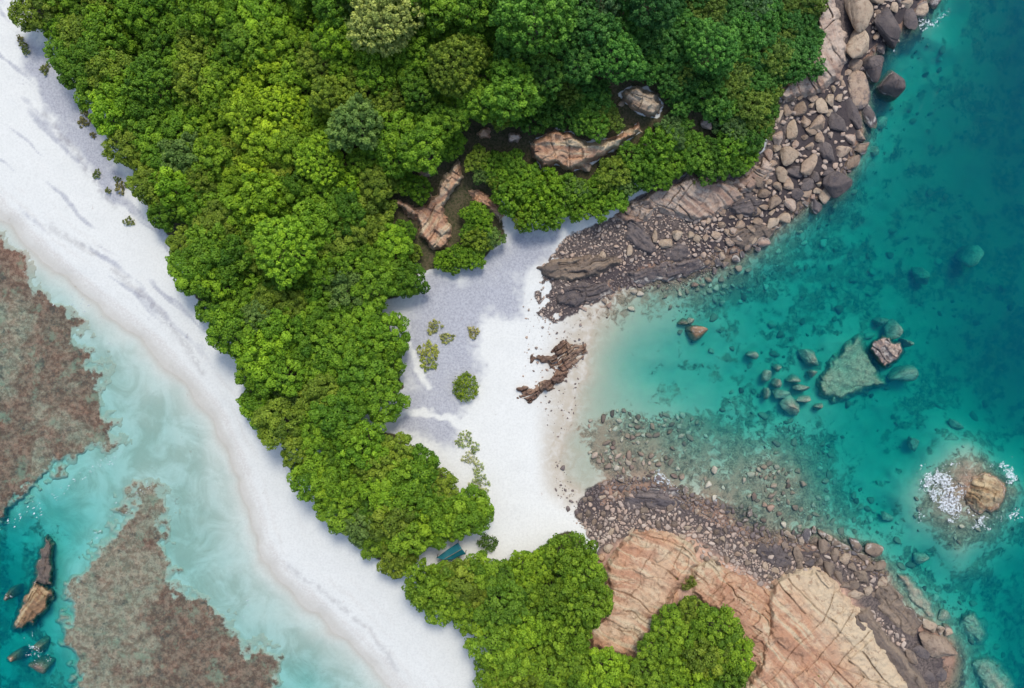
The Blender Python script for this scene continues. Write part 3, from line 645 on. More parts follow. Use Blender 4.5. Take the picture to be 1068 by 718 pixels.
st_ne += scatter([(856, 88), (880, 80), (900, 30), (892, -10), (960, -10), (950, 30), (915, 60), (905, 110), (880, 120)], 1500, lambda u, v, x: 1.0 + 3.6 * x ** 2, seed=15, f=.8)
st_s = scatter(COBBLE_S, 11000, size_s, seed=12, f=.8)
st_s = [q for q in st_s if q[0] > 660 or fbm(np.array([q[0] / 10]), np.array([q[1] / 10]), 44, 3)[0] + .5 * float(sstep(575, 655, q[0])) > .44]
EDGE_S = [(700, 552), (735, 548), (760, 570), (790, 600), (800, 622), (785, 632), (762, 612), (735, 585), (722, 566)]
st_s += scatter(EDGE_S, 2500, lambda u, v, x: 1.2 + 3.0 * x ** 2, seed=13)
GULLY = [(908, 636), (925, 648), (945, 668), (952, 690), (940, 676), (920, 656)]
st_s += scatter(GULLY, 900, lambda u, v, x: .9 + 2.2 * x ** 2, seed=14)
allst = [(u, v, r, 'ne') for u, v, r in st_ne] + [(u, v, r, 's') for u, v, r in st_s]
allst.sort(key=lambda q: -q[2])
N_IND = 298 - N_HAND
ind, rest = allst[:N_IND], allst[N_IND:]
ZONES = {'ne': [], 's': []}
for u, v, r, z in ind:
    k = random.random()
    m = ('g' if k < .55 else 'p' if k < .85 else 'r') if z == 'ne' else ('b' if k < .5 else 'p' if k < .85 else 'g')
    BOULD.append([u, v, r * random.uniform(1.0, 1.3), r * random.uniform(.75, 1.0), random.uniform(0, 180), .85, m, None, z, None]); ZONES[z].append(BOULD[-1])
MATS = {'g': M_GRAN, 'p': M_PALE, 'd': M_DARK, 'b': M_BROWN, 'r': M_ROSE, 's': M_SUBM, 'o': M_PINK, 'k': M_GOLD}
BV = {}
for pi, pm in enumerate(BPROTO):
    for key, mm in MATS.items():
        c = pm.copy(); c.materials.append(mm); BV[pi, key] = c
TONE = {'g': 'grey-brown', 'p': 'pale', 'd': 'dark', 'b': 'brown', 'r': 'rosy', 'o': 'orange', 's': 'weedy'}
# words for the many: rows along the shore counted from the north or from the west
for z, key, phrase in (('ne', lambda b: b[1], 'from the north along the rocky east shore'), ('s', lambda b: b[0], 'from the west along the southern cobble shore')):
    by = {}
    for b in sorted(ZONES[z], key=key):
        r = max(b[2], b[3]); sz = 'big' if r > 5.5 else 'mid-sized' if r > 4.2 else 'small'
        k = (TONE[b[6]], sz); by[k] = by.get(k, 0) + 1
        b[7] = f'{k[0]} {sz} boulder, {ordinal(by[k])} of its kind {phrase}'
def boulder_height(u, v, a, b, top):
    g = float(ground(np.array([u]), np.array([v]))[0]); mn = min(a, b) * S
    zt = max(g, 0) + top * mn if top > 0 else top
    zt = max(zt, g + .35 * mn); zbm = g - .35 * mn
    return g, zt, zbm
for b in BOULD:
    u, v, ra, rb, rot, top, m, label, zone, proto = b
    g, zt, zbm = boulder_height(u, v, ra, rb, top)
    k = 1.0 + .10 * (zt - zbm > 1.6 * min(ra, rb) * S)
    o = obj('boulder', BV[random.randrange(14) if proto is None else proto, m], None)
    zc = (zt + zbm) / 2
    x, y = WX(u, v, zt * .6 + zc * .4)
    o.location = (x, y, zc); o.scale = (ra * S * k, rb * S * k, (zt - zbm) / 2)
    o.rotation_euler = (0, 0, math.radians(rot))
    tag(o, label, 'boulder', {'ne': 'boulders along the rocky east shore', 's': 'boulders along the southern shore'}.get(zone))

# stones past the three hundred largest: one mass of cobbles above water, one below
def stone_mass(name, stones, m, label, sink=.2, flat=.8, protos=SMALL):
    g = np.random.default_rng(len(stones)); P = np.array([s[:3] for s in stones], float)
    gz = ground(P[:, 0], P[:, 1]); V_, F_, T_ = [], [], []; n = 0
    for (u, v, r), z in zip(P, gz):
        pv, pf = protos[g.integers(len(protos))]
        a = g.uniform(0, 6.28); sx, sy = r * S * g.uniform(.95, 1.4), r * S * g.uniform(.7, 1.05); sz = min(sx, sy) * flat * g.uniform(.7, 1.1)
        q = pv * (sx, sy, sz); c, s_ = math.cos(a), math.sin(a)
        zc = z + sz * (1 - 2 * sink) * .6; x, y = WX(u, v, zc)
        V_.append(np.stack([q[:, 0] * c - q[:, 1] * s_ + x, q[:, 0] * s_ + q[:, 1] * c + y, q[:, 2] + zc], -1)); F_.append(pf + n); n += len(pv)
        T_.append(np.full(len(pv), g.random()))
    me = mesh_from(name, np.concatenate(V_), None, np.concatenate(F_)); attr(me, 'stone', np.concatenate(T_))
    return tag(obj(name, me, m), label, None, None, 'stuff')
def cobble_material(name, cols, wet_z=.35, subm=None):
    t = NT(name); p = t.pos(); r = t.attr('stone')
    ramp = t.n.new('ShaderNodeValToRGB'); t.link(r, ramp.inputs[0]); e = ramp.color_ramp.elements
    e[0].position = 0; e[0].color = (*cols[0], 1); e[1].position = 1; e[1].color = (*cols[-1], 1)
    for i, c in enumerate(cols[1:-1]): k = e.new((i + 1) / (len(cols) - 1)); k.color = (*c, 1)
    n2 = t.noise(p, 2.2, 5, .6); n3 = t.noise(p, 8, 3, .6)
    col = t.mix(t.ss(n3, .4, .7, 0, .4), ramp.outputs[0], (.12, .10, .09))
    z = t.math('ADD', t.sep(p, 2), t.math('ADD', t.math('MULTIPLY_ADD', n2, -1.4, .7), t.math('MULTIPLY_ADD', r, -.9, .45)))
    wet = t.ss(z, wet_z + .35, wet_z - .3)
    col = t.mix(t.math('MULTIPLY', wet, .85), col, t.mix(n3, (.045, .038, .04), (.13, .10, .095)))
    if subm: col = t.mix(t.ss(t.sep(p, 2), 0, -.4), col, t.mix(t.ss(n2, .35, .65), subm, tuple(x * 1.7 for x in subm)))
    return t.finish(t.principled(col, t.math('MULTIPLY_ADD', wet, -.4, .85), t.bump(n3, .5, .05), .3))
M_COB = cobble_material('shore_cobble', [(.42, .31, .23), (.36, .26, .20), (.47, .38, .30), (.27, .21, .17), (.44, .34, .265)], wet_z=.62, subm=(.14, .115, .085))
M_COBS = cobble_material('sunken_cobble', [(.08, .06, .05), (.26, .20, .145), (.17, .12, .095), (.44, .40, .30), (.24, .18, .13), (.33, .22, .16), (.48, .45, .35)], wet_z=-99)
sand_st = []
BEACH = [(545, 305), (606, 312), (622, 330), (612, 360), (600, 425), (586, 462), (570, 440), (548, 400), (545, 340)]
sand_st += scatter(BEACH, 420, lambda u, v, x: (.35 + 1.3 * x ** 4), seed=21, f=1.4)
BEACH2 = [(578, 470), (600, 512), (612, 540), (640, 566), (626, 590), (612, 565), (598, 545), (580, 515)]
sand_st += scatter(BEACH2, 420, lambda u, v, x: (.5 + 2.2 * x ** 4), seed=22, f=1.2)
stone_mass('cobbles', [q[:3] for q in rest] + sand_st, M_COB, 'pinkish and dark wet cobbles packed between the boulders')
sunk = []
for i, k in enumerate('abd'):
    P = WEED[k]; sunk += scatter(P, 3600, lambda u, v, x: .55 + 3.4 * x ** 8, seed=30 + i, f=.85)
SHELF = [(640, 470), (700, 470), (760, 500), (850, 520), (920, 500), (940, 560), (1000, 610), (1060, 690), (1040, 720), (980, 640), (930, 590), (830, 560), (760, 545), (650, 510)]
sunk += scatter(SHELF, 6500, lambda u, v, x: .6 + 4.4 * x ** 9, seed=40, f=.9)
sunk += scatter([(955, 480), (1010, 460), (1060, 480), (1060, 560), (1000, 590), (950, 550)], 300, lambda u, v, x: .7 + 2.5 * x ** 6, seed=44, f=1.3)
SHELF2 = [(900, 100), (930, 110), (960, 30), (990, 40), (985, 110), (930, 150), (910, 200), (860, 240), (800, 290), (760, 320), (700, 330), (680, 300), (760, 270), (840, 225), (890, 190)]
sunk += scatter(SHELF2, 2600, lambda u, v, x: .8 + 3.2 * x ** 4, seed=41, f=1.2)
DEEP = [(700, 330), (1000, 180), (1060, 300), (1040, 430), (930, 480), (860, 450), (760, 440), (720, 380)]
sunk += scatter(DEEP, 1500, lambda u, v, x: .8 + 4.6 * x ** 6, seed=42, f=1.3)
_f = fbm(np.array([q[0] / 13 for q in sunk]), np.array([q[1] / 13 for q in sunk]), 141, 3)
sunk = [q for q, k in zip(sunk, _f) if k + .06 * q[2] > .60]
stone_mass('sunken_cobbles', sunk, M_COBS, 'weed-grown cobbles on the sea bed of the cove', sink=.15, flat=.9)

# ------------------------------------------------------------------ ledges and slabs of bedrock
def slab(name, poly, h, m, label, strike=40, res=1.0, edge=9.0, steps=.3, crack=.35, warp=5, seed=1, top=None, dome=.0, joints=(11, 26), cat='rock ledge', rag=4.0, ribs=0.0, pale=None):
    res *= .75
    P = np.array(poly, float); lo = P.min(0) - 6; hi = P.max(0) + 6
    uu = np.arange(lo[0], hi[0], res); vv = np.arange(lo[1], hi[1], res); u, v = np.meshgrid(uu, vv)
    d = sdf(u + (fbm(u / 7, v / 7, seed, 3) - .5) * rag * 2, v + (fbm(u / 7, v / 7, seed + 1, 3) - .5) * rag * 2, poly)
    a = math.radians(strike); p = u * math.cos(a) + v * math.sin(a); q = -u * math.sin(a) + v * math.cos(a)   # strike counted clockwise in the picture
    qw = q + (fbm(u / 22, v / 22, seed + 2, 3) - .5) * warp * 2; pw = p + (fbm(u / 18, v / 18, seed + 3, 3) - .5) * warp * 2
    g = ground(u, v); ins = sstep(0, edge, -d)
    n = fbm(qw / joints[0] / 1.6, pw / joints[1] / 2.2, seed + 4, 3)
    stp = np.floor(n * 7 + .15 * vnoise(u / 3, v / 3, seed)) / 7
    def lines(c, w, sd, other):
        k = np.floor(c / w); c = c + (vnoise(c / (w * 2.3), other / 90, sd + 3) - .5) * w * 1.6; k = np.floor(c / w); t = c / w - k; j = .5 + .40 * (hash2(k.astype(np.int64), k.astype(np.int64) * 0, sd) - .5) * 2
        on = vnoise(other / (w * 2.2), k * 3.1 + .5, sd + 1) > .56
        return np.exp(-((t - j) * w / .5) ** 2) * on * (.35 + .9 * vnoise(other / 13, k * 5.7, sd + 4))
    ck = np.maximum.reduce([lines(qw, joints[0], seed + 5, p), .8 * lines(pw, joints[1], seed + 6, q), .5 * lines(qw + .35 * pw, joints[0] * 1.9, seed + 7, p), .35 * lines(qw, joints[0] * .41, seed + 9, p) * (fbm(u / 25, v / 25, seed + 10, 2) > .55)])
    ins2 = np.clip(-d / max(1, (-d).max()), 0, 1)
    rowi = np.floor(qw / (joints[0] * 1.25) + .8 * vnoise(p / 40, q / 40, seed + 30)); blk = hash2(rowi.astype(np.int64), np.floor(pw / (joints[1] * .85) + hash2(rowi.astype(np.int64), rowi.astype(np.int64) * 0, seed + 31) * 5).astype(np.int64), seed + 32)
    base = g + h * (ins * (1 - dome) + dome * np.sqrt(ins2)) if top is None else (g - .4) + (top - (g - .4)) * (ins * (1 - dome) + dome * np.sqrt(ins2))
    z = base + ins * ((blk - .5) * min(1.0, 1.6 * steps) + steps * (stp - .5) * 1.2 + (fbm(u / 14, v / 14, seed + 11, 3) - .5) * .9 + (fbm(u / 5, v / 5, seed + 8, 4) - .5) * .55 - crack * ck + ribs * np.abs(np.sin(qw / 2.2)))
    z = np.where(d >= 0, g - .5, z)
    keep = d < 0; nu_, nv_ = len(uu), len(vv); ix = np.arange(nu_ * nv_).reshape(nv_, nu_)
    qd = np.stack([ix[1:, :-1], ix[1:, 1:], ix[:-1, 1:], ix[:-1, :-1]], -1).reshape(-1, 4)
    kq = keep.ravel()[qd].any(axis=1); qd = qd[kq]
    used = np.unique(qd); re = np.full(nu_ * nv_, -1); re[used] = np.arange(len(used))
    x, y = WX(u, v, z); co = np.stack([x, y, z], -1).reshape(-1, 3)[used]
    ctr = co.mean(axis=0); gz = float(co[:, 2].min()); org = np.array([ctr[0], ctr[1], gz])
    me = mesh_from(name, co - org, re[qd]); attr(me, 'crack', np.clip(ck.ravel()[used] * .55, 0, 1)); attr(me, 'band', np.clip(.5 + 1.5 * (fbm(qw / 4.5, pw / 70, seed + 20, 4) - .5) + .5 * (fbm(u / 30, v / 30, seed + 21, 3) - .5), .02, 1).ravel()[used])
    if pale is not None: attr(me, 'pale', (pale[1] * sstep(pale[2], 0, seg_dist(u + (fbm(u / 14, v / 14, seed + 22, 3) - .5) * 26, v, pale[0]))).ravel()[used])
    o = obj(name, me, m); o.location = org
    return tag(o, label, cat)
slab('rock_slope', [(806, 606), (822, 594), (853, 591), (868, 600), (876, 613), (890, 628), (902, 640), (914, 656), (928, 682), (944, 702), (960, 730), (985, 790), (740, 790), (768, 722), (790, 696), (793, 676), (801, 652), (799, 628)],
     1.5, M_PINK, 'vast pale orange rock slope with long parallel cracks in the south-east', 47, edge=8, steps=.34, crack=.5, seed=51, joints=(15, 50), warp=3, cat='rock slope', pale=([(836, 596), (862, 622), (890, 660), (930, 715)], .95, 44))
slab('rock_ledge', [(884, 640), (898, 634), (908, 634), (918, 652), (938, 676), (956, 698), (982, 735), (972, 790), (950, 745), (930, 712), (908, 684), (890, 660)], 1.2, M_BROWN,
     'long dark brown ledge sloping along the seaward side of the orange face', 50, edge=7, steps=.2, seed=52, joints=(8, 40))
slab('rock_platform', [(902, 611), (926, 605), (940, 614), (946, 628), (966, 648), (954, 667), (935, 658), (917, 640), (901, 631)], .8, M_BROWN,
     'flat brown tidal platform with orange edge below the southern boulder pile', 45, edge=6, steps=.2, seed=53, top=.75, cat='rock platform')
slab('rock_slab', [(628, 590), (644, 570), (656, 554), (682, 552), (704, 557), (721, 567), (732, 588), (716, 608), (702, 626), (692, 642), (694, 660), (680, 690), (645, 686), (614, 678), (610, 656), (626, 644), (634, 622)],
     1.6, M_PINK, 'big pink-orange rock slab between the south grove and the shrub', 28, edge=7, steps=.34, crack=.5, seed=54, joints=(15, 26), warp=7, pale=([(640, 660), (690, 610), (700, 580)], .5, 22), cat='rock slab')
slab('rock_ledge', [(722, 590), (740, 582), (756, 590), (778, 600), (806, 616), (808, 650), (806, 700), (776, 690), (762, 655), (750, 640), (736, 632), (720, 618)], 1.0, M_PINK,
     'broken orange ledge wrapping around the lone southern shrub', 45, edge=5, steps=.4, crack=.6, seed=55, joints=(8, 14), warp=8)
slab('rock_cliff', [(850, -30), (866, -20), (874, 12), (883, 40), (883, 62), (878, 80), (868, 89), (855, 97), (838, 102), (818, 106), (810, 98), (822, 82), (840, 72), (852, 46), (852, 20)], 2.0, M_ROSE,
     'tall rose-grey cliff ribs between the forest and the giant boulders', 68, edge=6, steps=.4, crack=.8, seed=56, joints=(15, 40), cat='cliff')
slab('rock_ledge', [(664, 212), (682, 198), (704, 192), (722, 180), (742, 186), (762, 190), (778, 204), (766, 216), (748, 227), (722, 232), (700, 226), (682, 218)], 1.1, M_ROSE,
     'pale rosy ledge split by cracks under the headland scrub', 38, edge=5, steps=.35, crack=.6, seed=57, joints=(14, 18))
slab('rock_slab', [(650, 232), (664, 228), (674, 240), (686, 258), (678, 266), (664, 260), (652, 248)], .7, M_DARK, 'dark wet flat slab among pale cobbles above the cove', 45, edge=4, steps=.15, seed=58, cat='rock slab')
slab('rock_slab', [(693, 258), (705, 253), (720, 256), (724, 268), (709, 275), (696, 270)], .6, M_DARK, 'small dark wet slab below the row of cream blocks', 10, edge=4, steps=.15, seed=59, cat='rock slab')
slab('rock_ledge', [(560, 280), (575, 270), (602, 268), (640, 266), (652, 272), (626, 286), (598, 294), (572, 290)], .8, M_BROWN, 'dark brown layered ledge at the cobble end by the sand', -12, edge=4, steps=.25, seed=60, joints=(5, 20), ribs=.2)
slab('rock_slab', [(755, 218), (779, 200), (797, 209), (794, 226), (772, 228)], .8, M_DARK, 'dark weathered slab below the grey squarish boulder', -20, edge=5, steps=.2, seed=61, cat='rock slab')
slab('rock_ledge', [(764, 194), (778, 182), (796, 165), (806, 168), (804, 184), (790, 196), (774, 204)], 1.0, M_ROSE, 'pale rosy ledge at the forest corner above the dark weathered slab', 35, edge=4, steps=.4, crack=.6, seed=181, joints=(7, 11))
slab('rock_ledge', [(640, 226), (658, 212), (676, 204), (686, 216), (676, 230), (654, 236)], .8, M_ROSE, 'low pale pink ledge under the scrub at the head of the cobbles', 30, edge=4, steps=.4, crack=.6, seed=182, joints=(7, 9))
slab('rock_ledge', [(578, 304), (600, 294), (632, 296), (642, 304), (622, 314), (596, 322), (580, 318)], .6, M_DARK, 'dark wet ledge at the sandy end of the cobbles below the layered ledge', -15, edge=4, steps=.3, seed=161, joints=(5, 12))
slab('rock_ledge', [(652, 284), (690, 276), (730, 270), (742, 280), (706, 292), (664, 298)], .5, M_DARK, 'long low dark ledge at the waterline below the small dark slab', -12, edge=4, steps=.3, seed=162, joints=(5, 14))
slab('rock_ledge', [(758, 244), (788, 232), (814, 238), (804, 254), (772, 262)], .5, M_BROWN, 'low brown ledge at the waterline east of the dark weathered slab', -25, edge=4, steps=.3, seed=163, joints=(6, 12))
slab('rock_ledge', [(650, 516), (690, 508), (722, 520), (716, 534), (680, 530), (652, 530)], .35, M_DARK, 'low dark ledge at the waterline of the southern cobbles', 12, edge=4, steps=.3, seed=164, joints=(5, 12))
slab('rock_ledge', [(790, 566), (812, 570), (828, 580), (822, 596), (800, 590), (786, 578)], .5, M_DARK, 'dark hollowed ledge between the southern cobbles and the boulder pile', 30, edge=4, steps=.3, seed=165, joints=(6, 12))
slab('rock_outcrop', [(904, 364), (912, 353), (922, 346), (936, 356), (946, 367), (938, 378), (925, 387), (913, 378)], .4, M_ROSE, 'diamond-shaped fractured rock just breaking the surface in mid bay', 40, edge=4, steps=.5, crack=.6, seed=171, top=.5, joints=(6, 8), cat='outcrop')
slab('rock_outcrop', [(583, 357), (610, 356), (613, 366), (605, 380), (592, 392), (582, 402), (566, 412), (551, 420), (536, 415), (546, 404), (570, 398), (577, 387), (571, 379), (553, 375), (558, 369), (575, 368)], .7, M_RUST,
     'jagged reddish-brown outcrop in strips on the sand of the cove', -32, res=.6, edge=3.5, steps=.75, crack=.7, seed=62, joints=(4, 8), rag=6.5, cat='outcrop')
slab('rock_outcrop', CLEAR['grey'], 2.6, M_PALE, 'grey-white outcrop bare among trees high on the headland', 30, edge=6, steps=.5, crack=.6, seed=63, joints=(8, 12), cat='outcrop')
slab('rock_outcrop', CLEAR['pink'], 2.2, M_PINK, 'pink outcrop with a tail bare in the forest clearing', 0, edge=6, steps=.5, crack=.6, seed=64, joints=(9, 14), cat='outcrop')
slab('rock_outcrop', CLEAR['fork'], 1.8, M_PINK, 'forked pinkish outcrop between bushes west of the scrub', -50, edge=4, steps=.5, crack=.6, seed=65, joints=(9, 9), cat='outcrop')
slab('rock_outcrop', CLEAR['spur'], 1.2, M_PINK, 'curved pink spur running down to the grey sand', 45, edge=4, steps=.4, crack=.6, seed=66, joints=(6, 7), cat='outcrop')
slab('rock_outcrop', [(497, 140), (506, 133), (514, 138), (512, 146), (502, 147)], 1.5, M_PINK, 'small pink outcrop just north-west of the pink clearing', 20, edge=3, seed=67, cat='outcrop')
slab('rock_outcrop', [(528, 140), (540, 137), (546, 144), (540, 150), (530, 148)], 1.5, M_ROSE, 'small rosy outcrop midway between the forked and pink outcrops', 20, edge=3, seed=68, cat='outcrop')
slab('rock_outcrop', [(434, 180), (446, 175), (455, 178), (448, 185), (437, 187)], 1.3, M_ROSE, 'small dusky outcrop north of the forked outcrop', -20, edge=3, seed=69, cat='outcrop')
slab('rock_islet', [(45, 561), (52, 558), (58, 570), (57, 590), (54, 613), (44, 613), (31, 610), (34, 594), (38, 580)], 1, M_BROWN, 'upper brown half of the long rock islet in the west lagoon', 105, edge=6, steps=.25, seed=70, top=1.0, dome=.3, joints=(6, 12), cat='islet')
slab('rock_islet', [(32, 605), (46, 606), (58, 616), (54, 632), (43, 646), (24, 661), (12, 658), (11, 647), (22, 624)], 1, M_GOLD, 'lower tan half of the long rock islet with raised rim', 120, edge=6, steps=.35, seed=71, top=1.5, dome=.3, joints=(7, 14), cat='islet')
slab('rock_islet', [(1004, 515), (1012, 500), (1028, 490), (1044, 496), (1052, 508), (1050, 526), (1036, 538), (1020, 537), (1008, 528)], 1, M_GOLD, 'domed brown islet with pale summit ringed by foam', 20, edge=9, steps=.35, seed=72, top=1.8, dome=.7, joints=(8, 10), cat='islet')
slab('rock_slab', [(866, 372), (884, 352), (894, 346), (902, 350), (910, 368), (920, 386), (930, 402), (912, 410), (892, 416), (870, 424), (850, 412), (848, 396)], 1, M_WEDGE, 'broad wedge-shaped weedy slab lying just under water in mid bay', -22, edge=9, steps=.12, crack=.35, seed=73, top=-.95, joints=(14, 40), cat='sunken slab')
slab('rock_mound', [(1000, 640), (1012, 634), (1026, 644), (1032, 660), (1026, 672), (1010, 672), (998, 660)], 1, M_SUBM, 'pale weedy mound under water off the very long boulder', 40, edge=8, steps=.1, seed=74, top=-.8, dome=.6, cat='sunken mound')
slab('rock_mound', [(1012, 686), (1030, 680), (1048, 692), (1062, 712), (1060, 740), (1030, 740), (1014, 710)], 1, M_SUBM, 'brown weedy mound under water in the bottom corner of the bay', 40, edge=8, steps=.1, seed=75, top=-.4, dome=.6, cat='sunken mound')
slab('rock_mound', [(930, 596), (944, 596), (962, 612), (976, 630), (978, 644), (966, 646), (952, 634), (940, 616)], 1, M_SUBM, 'weedy mound awash beside the flat brown tidal platform', 40, edge=7, steps=.1, seed=76, top=-.15, dome=.5, cat='sunken mound')

# ------------------------------------------------------------------ shallow weedy reefs of the west lagoon and the bay
def reef_material():
    t = NT('reef_weed'); p = t.pos(); tone = t.attr('tone')
    n1 = t.noise(p, .22, 6, .7, .8); n2 = t.noise(p, 1.3, 6, .75); n3 = t.noise(p, 5, 4, .65)
    dk = t.mix(t.ss(n2, .40, .62), (.14, .068, .045), (.30, .165, .115))
    lt = t.mix(t.ss(n2, .40, .60), (.22, .14, .095), (.37, .265, .19))
    f = t.math('ADD', tone, t.math('MULTIPLY_ADD', n1, 2.6, -1.3))
    col = t.mix(t.ss(f, .3, .8), dk, lt)
    col = t.mix(t.ss(n3, .6, .78, 0, .35), col, (.38, .30, .23))
    col = t.mix(t.ss(n3, .46, .30, 0, .8), col, (.07, .06, .05))
    g = t.ss(t.noise(t.map(p, loc=(31, 7, 0)), .3, 5, .7), .54, .66, 0, .65)
    col = t.mix(g, col, (.24, .24, .165))
    pk = t.ss(t.noise(t.map(p, loc=(3, 77, 0)), .55, 5, .7), .56, .68, 0, .7)
    col = t.mix(pk, col, (.07, .055, .045))
    col = t.mix(t.ss(t.math('ADD', t.attr('rim'), t.math('MULTIPLY_ADD', n2, 1.3, -.65)), .45, .8), col, t.mix(n3, (.30, .29, .23), (.45, .43, .36)))
    return t.finish(t.principled(col, .9, t.bump(t.math('ADD', n2, t.math('MULTIPLY', n3, .8)), .35, .1), .2))
M_REEF = reef_material()
def reef(poly, label, top, tone_fn, rag=14, seed=1, keep_thr=.0, res=1.25):
    P = np.array(poly, float); lo = np.maximum(P.min(0) - 12, -130); hi = P.max(0) + 12
    uu = np.arange(lo[0], hi[0], res); vv = np.arange(lo[1], hi[1], res); u, v = np.meshgrid(uu, vv)
    d = sdf(u + (fbm(u / 16, v / 16, seed, 5) - .5) * rag * 2, v + (fbm(u / 16, v / 16, seed + 1, 5) - .5) * rag * 2, poly)
    d = d + (fbm(u / 7, v / 7, seed + 5, 4) - .47) * 34 * sstep(-26, -4, d) + keep_thr * (fbm(u / 22, v / 22, seed + 6, 3) - .45) * 60
    g = ground(u, v)
    z = np.maximum(g + .06, top + (fbm(u / 12, v / 12, seed + 2, 4) - .5) * .35 + (fbm(u / 3, v / 3, seed + 3, 3) - .5) * .3)
    z = g + (z - g) * sstep(2, -13, d); z = np.where(d >= 0, g - .25, z)
    keep = (d < 0).ravel(); nu_, nv_ = len(uu), len(vv); ix = np.arange(nu_ * nv_).reshape(nv_, nu_)
    qd = np.stack([ix[1:, :-1], ix[1:, 1:], ix[:-1, 1:], ix[:-1, :-1]], -1).reshape(-1, 4)
    qd = qd[keep[qd].any(axis=1)]; used = np.unique(qd); re = np.full(nu_ * nv_, -1); re[used] = np.arange(len(used))
    x, y = WX(u, v, z); co = np.stack([x, y, z], -1).reshape(-1, 3)[used]
    me = mesh_from('reef', co, re[qd]); attr(me, 'tone', tone_fn(u, v).ravel()[used]); attr(me, 'rim', sstep(-24, 0, d).ravel()[used])
    return tag(obj('reef', me, M_REEF), label, None, None, 'stuff')
reef(REEF_A, 'upper mauve-brown weed reef in the shallow west lagoon', -.36, lambda u, v: .22 + .55 * sstep(30, 5, seg_dist(u, v, [(0, 330), (20, 320), (0, 400)])) + .4 * sstep(34, 4, seg_dist(u, v, [(60, 440), (100, 470), (40, 490)])), seed=81)
DK = [(160, 645), (190, 612), (222, 622), (256, 668), (300, 690), (294, 730), (140, 730), (150, 690)]
reef(REEF_B, 'lower reef, beige weed beside dark brown weed, west lagoon', -.34, lambda u, v: .85 - .85 * sstep(24, -20, sdf(u + (fbm(u / 20, v / 20, 5, 4) - .5) * 60, v + (fbm(u / 20, v / 20, 15, 4) - .5) * 60, DK)) - .3 * sstep(40, 10, seg_dist(u, v, [(120, 540), (170, 560)])), seed=82)

# ------------------------------------------------------------------ trees and shrubs
def leaf_material():
    t = NT('foliage'); c = t.objinfo('Color'); tint = t.attr('tint'); p = t.pos()
    n = t.noise(p, .55, 3, .5)
    k = t.n.new('ShaderNodeHueSaturation'); t.val(k.inputs['Color'], c)
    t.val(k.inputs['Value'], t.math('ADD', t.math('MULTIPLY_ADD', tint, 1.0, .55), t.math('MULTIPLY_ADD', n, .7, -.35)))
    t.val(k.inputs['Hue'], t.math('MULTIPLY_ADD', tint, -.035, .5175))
    k.inputs['Saturation'].default_value = 1.0; col = k.outputs[0]
    d = t.n.new('ShaderNodeBsdfPrincipled'); t.val(d.inputs['Base Color'], col); d.inputs['Roughness'].default_value = .55; d.inputs['Specular IOR Level'].default_value = .25
    tr = t.n.new('ShaderNodeBsdfTranslucent'); t.val(tr.inputs['Color'], col)
    mx = t.n.new('ShaderNodeMixShader'); mx.inputs[0].default_value = .36; t.link(d.outputs[0], mx.inputs[1]); t.link(tr.outputs[0], mx.inputs[2])
    t.link(mx.outputs[0], t.out.inputs['Surface']); return t.m
M_LEAF = leaf_material()
t = NT('bark'); M_BARK = t.finish(t.principled(t.mix(t.noise(t.objco(), 4, 4), (.11, .085, .06), (.22, .18, .14)), .9))

def leaves_mesh(name, clumps, per, lsize, g, squash=.8, loose=0.0, fill=None):
    """clumps: (x, y, z, radius, tint); leaf-sized quads over the upper side of every clump"""
    C, Nn, Sz, T = [], [], [], []
    for (x, y, z, r, tn) in clumps:
        n = max(8, int(per * r * r)); d = g.normal(size=(n, 3)); d[:, 2] = np.abs(d[:, 2]) * np.where(g.random(n) < .2, -.5, 1.0); d /= np.linalg.norm(d, axis=1)[:, None]
        rr = r * (1 - loose * g.random(n) ** 2 - .08 * g.random(n)); ea = g.uniform(0, 6.28); e1 = np.array((math.cos(ea), math.sin(ea), 0)); st_ = g.uniform(-.22, .30); dip = 1 + .28 * np.sin(3 * np.arctan2(d[:, 1], d[:, 0]) + ea) * g.uniform(.2, 1)
        k = d * (rr * dip)[:, None]; k += (k @ e1)[:, None] * e1 * st_; k[:, 2] *= squash * g.uniform(.8, 1.25)
        C.append(k + (x, y, z)); nn = d * .8 + g.normal(size=(n, 3)) * .55 + (0, 0, .38); Nn.append(nn / np.linalg.norm(nn, axis=1)[:, None])
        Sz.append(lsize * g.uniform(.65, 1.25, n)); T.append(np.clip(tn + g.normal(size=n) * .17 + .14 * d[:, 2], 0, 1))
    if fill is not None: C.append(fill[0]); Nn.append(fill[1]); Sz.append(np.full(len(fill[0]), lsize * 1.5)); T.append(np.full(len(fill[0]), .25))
    C, Nn, Sz, T = np.concatenate(C), np.concatenate(Nn), np.concatenate(Sz), np.concatenate(T)
    a = np.cross(Nn, g.normal(size=Nn.shape)); a /= np.linalg.norm(a, axis=1)[:, None]; b = np.cross(Nn, a)
    a *= Sz[:, None] * .62; b *= Sz[:, None] * .42
    v = np.stack([C - a, C - b * 1.0 + Nn * Sz[:, None] * .08, C + a, C + b + Nn * Sz[:, None] * .08], 1).reshape(-1, 3)
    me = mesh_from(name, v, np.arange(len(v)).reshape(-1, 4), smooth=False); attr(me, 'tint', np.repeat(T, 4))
    me.materials.append(M_LEAF); return me

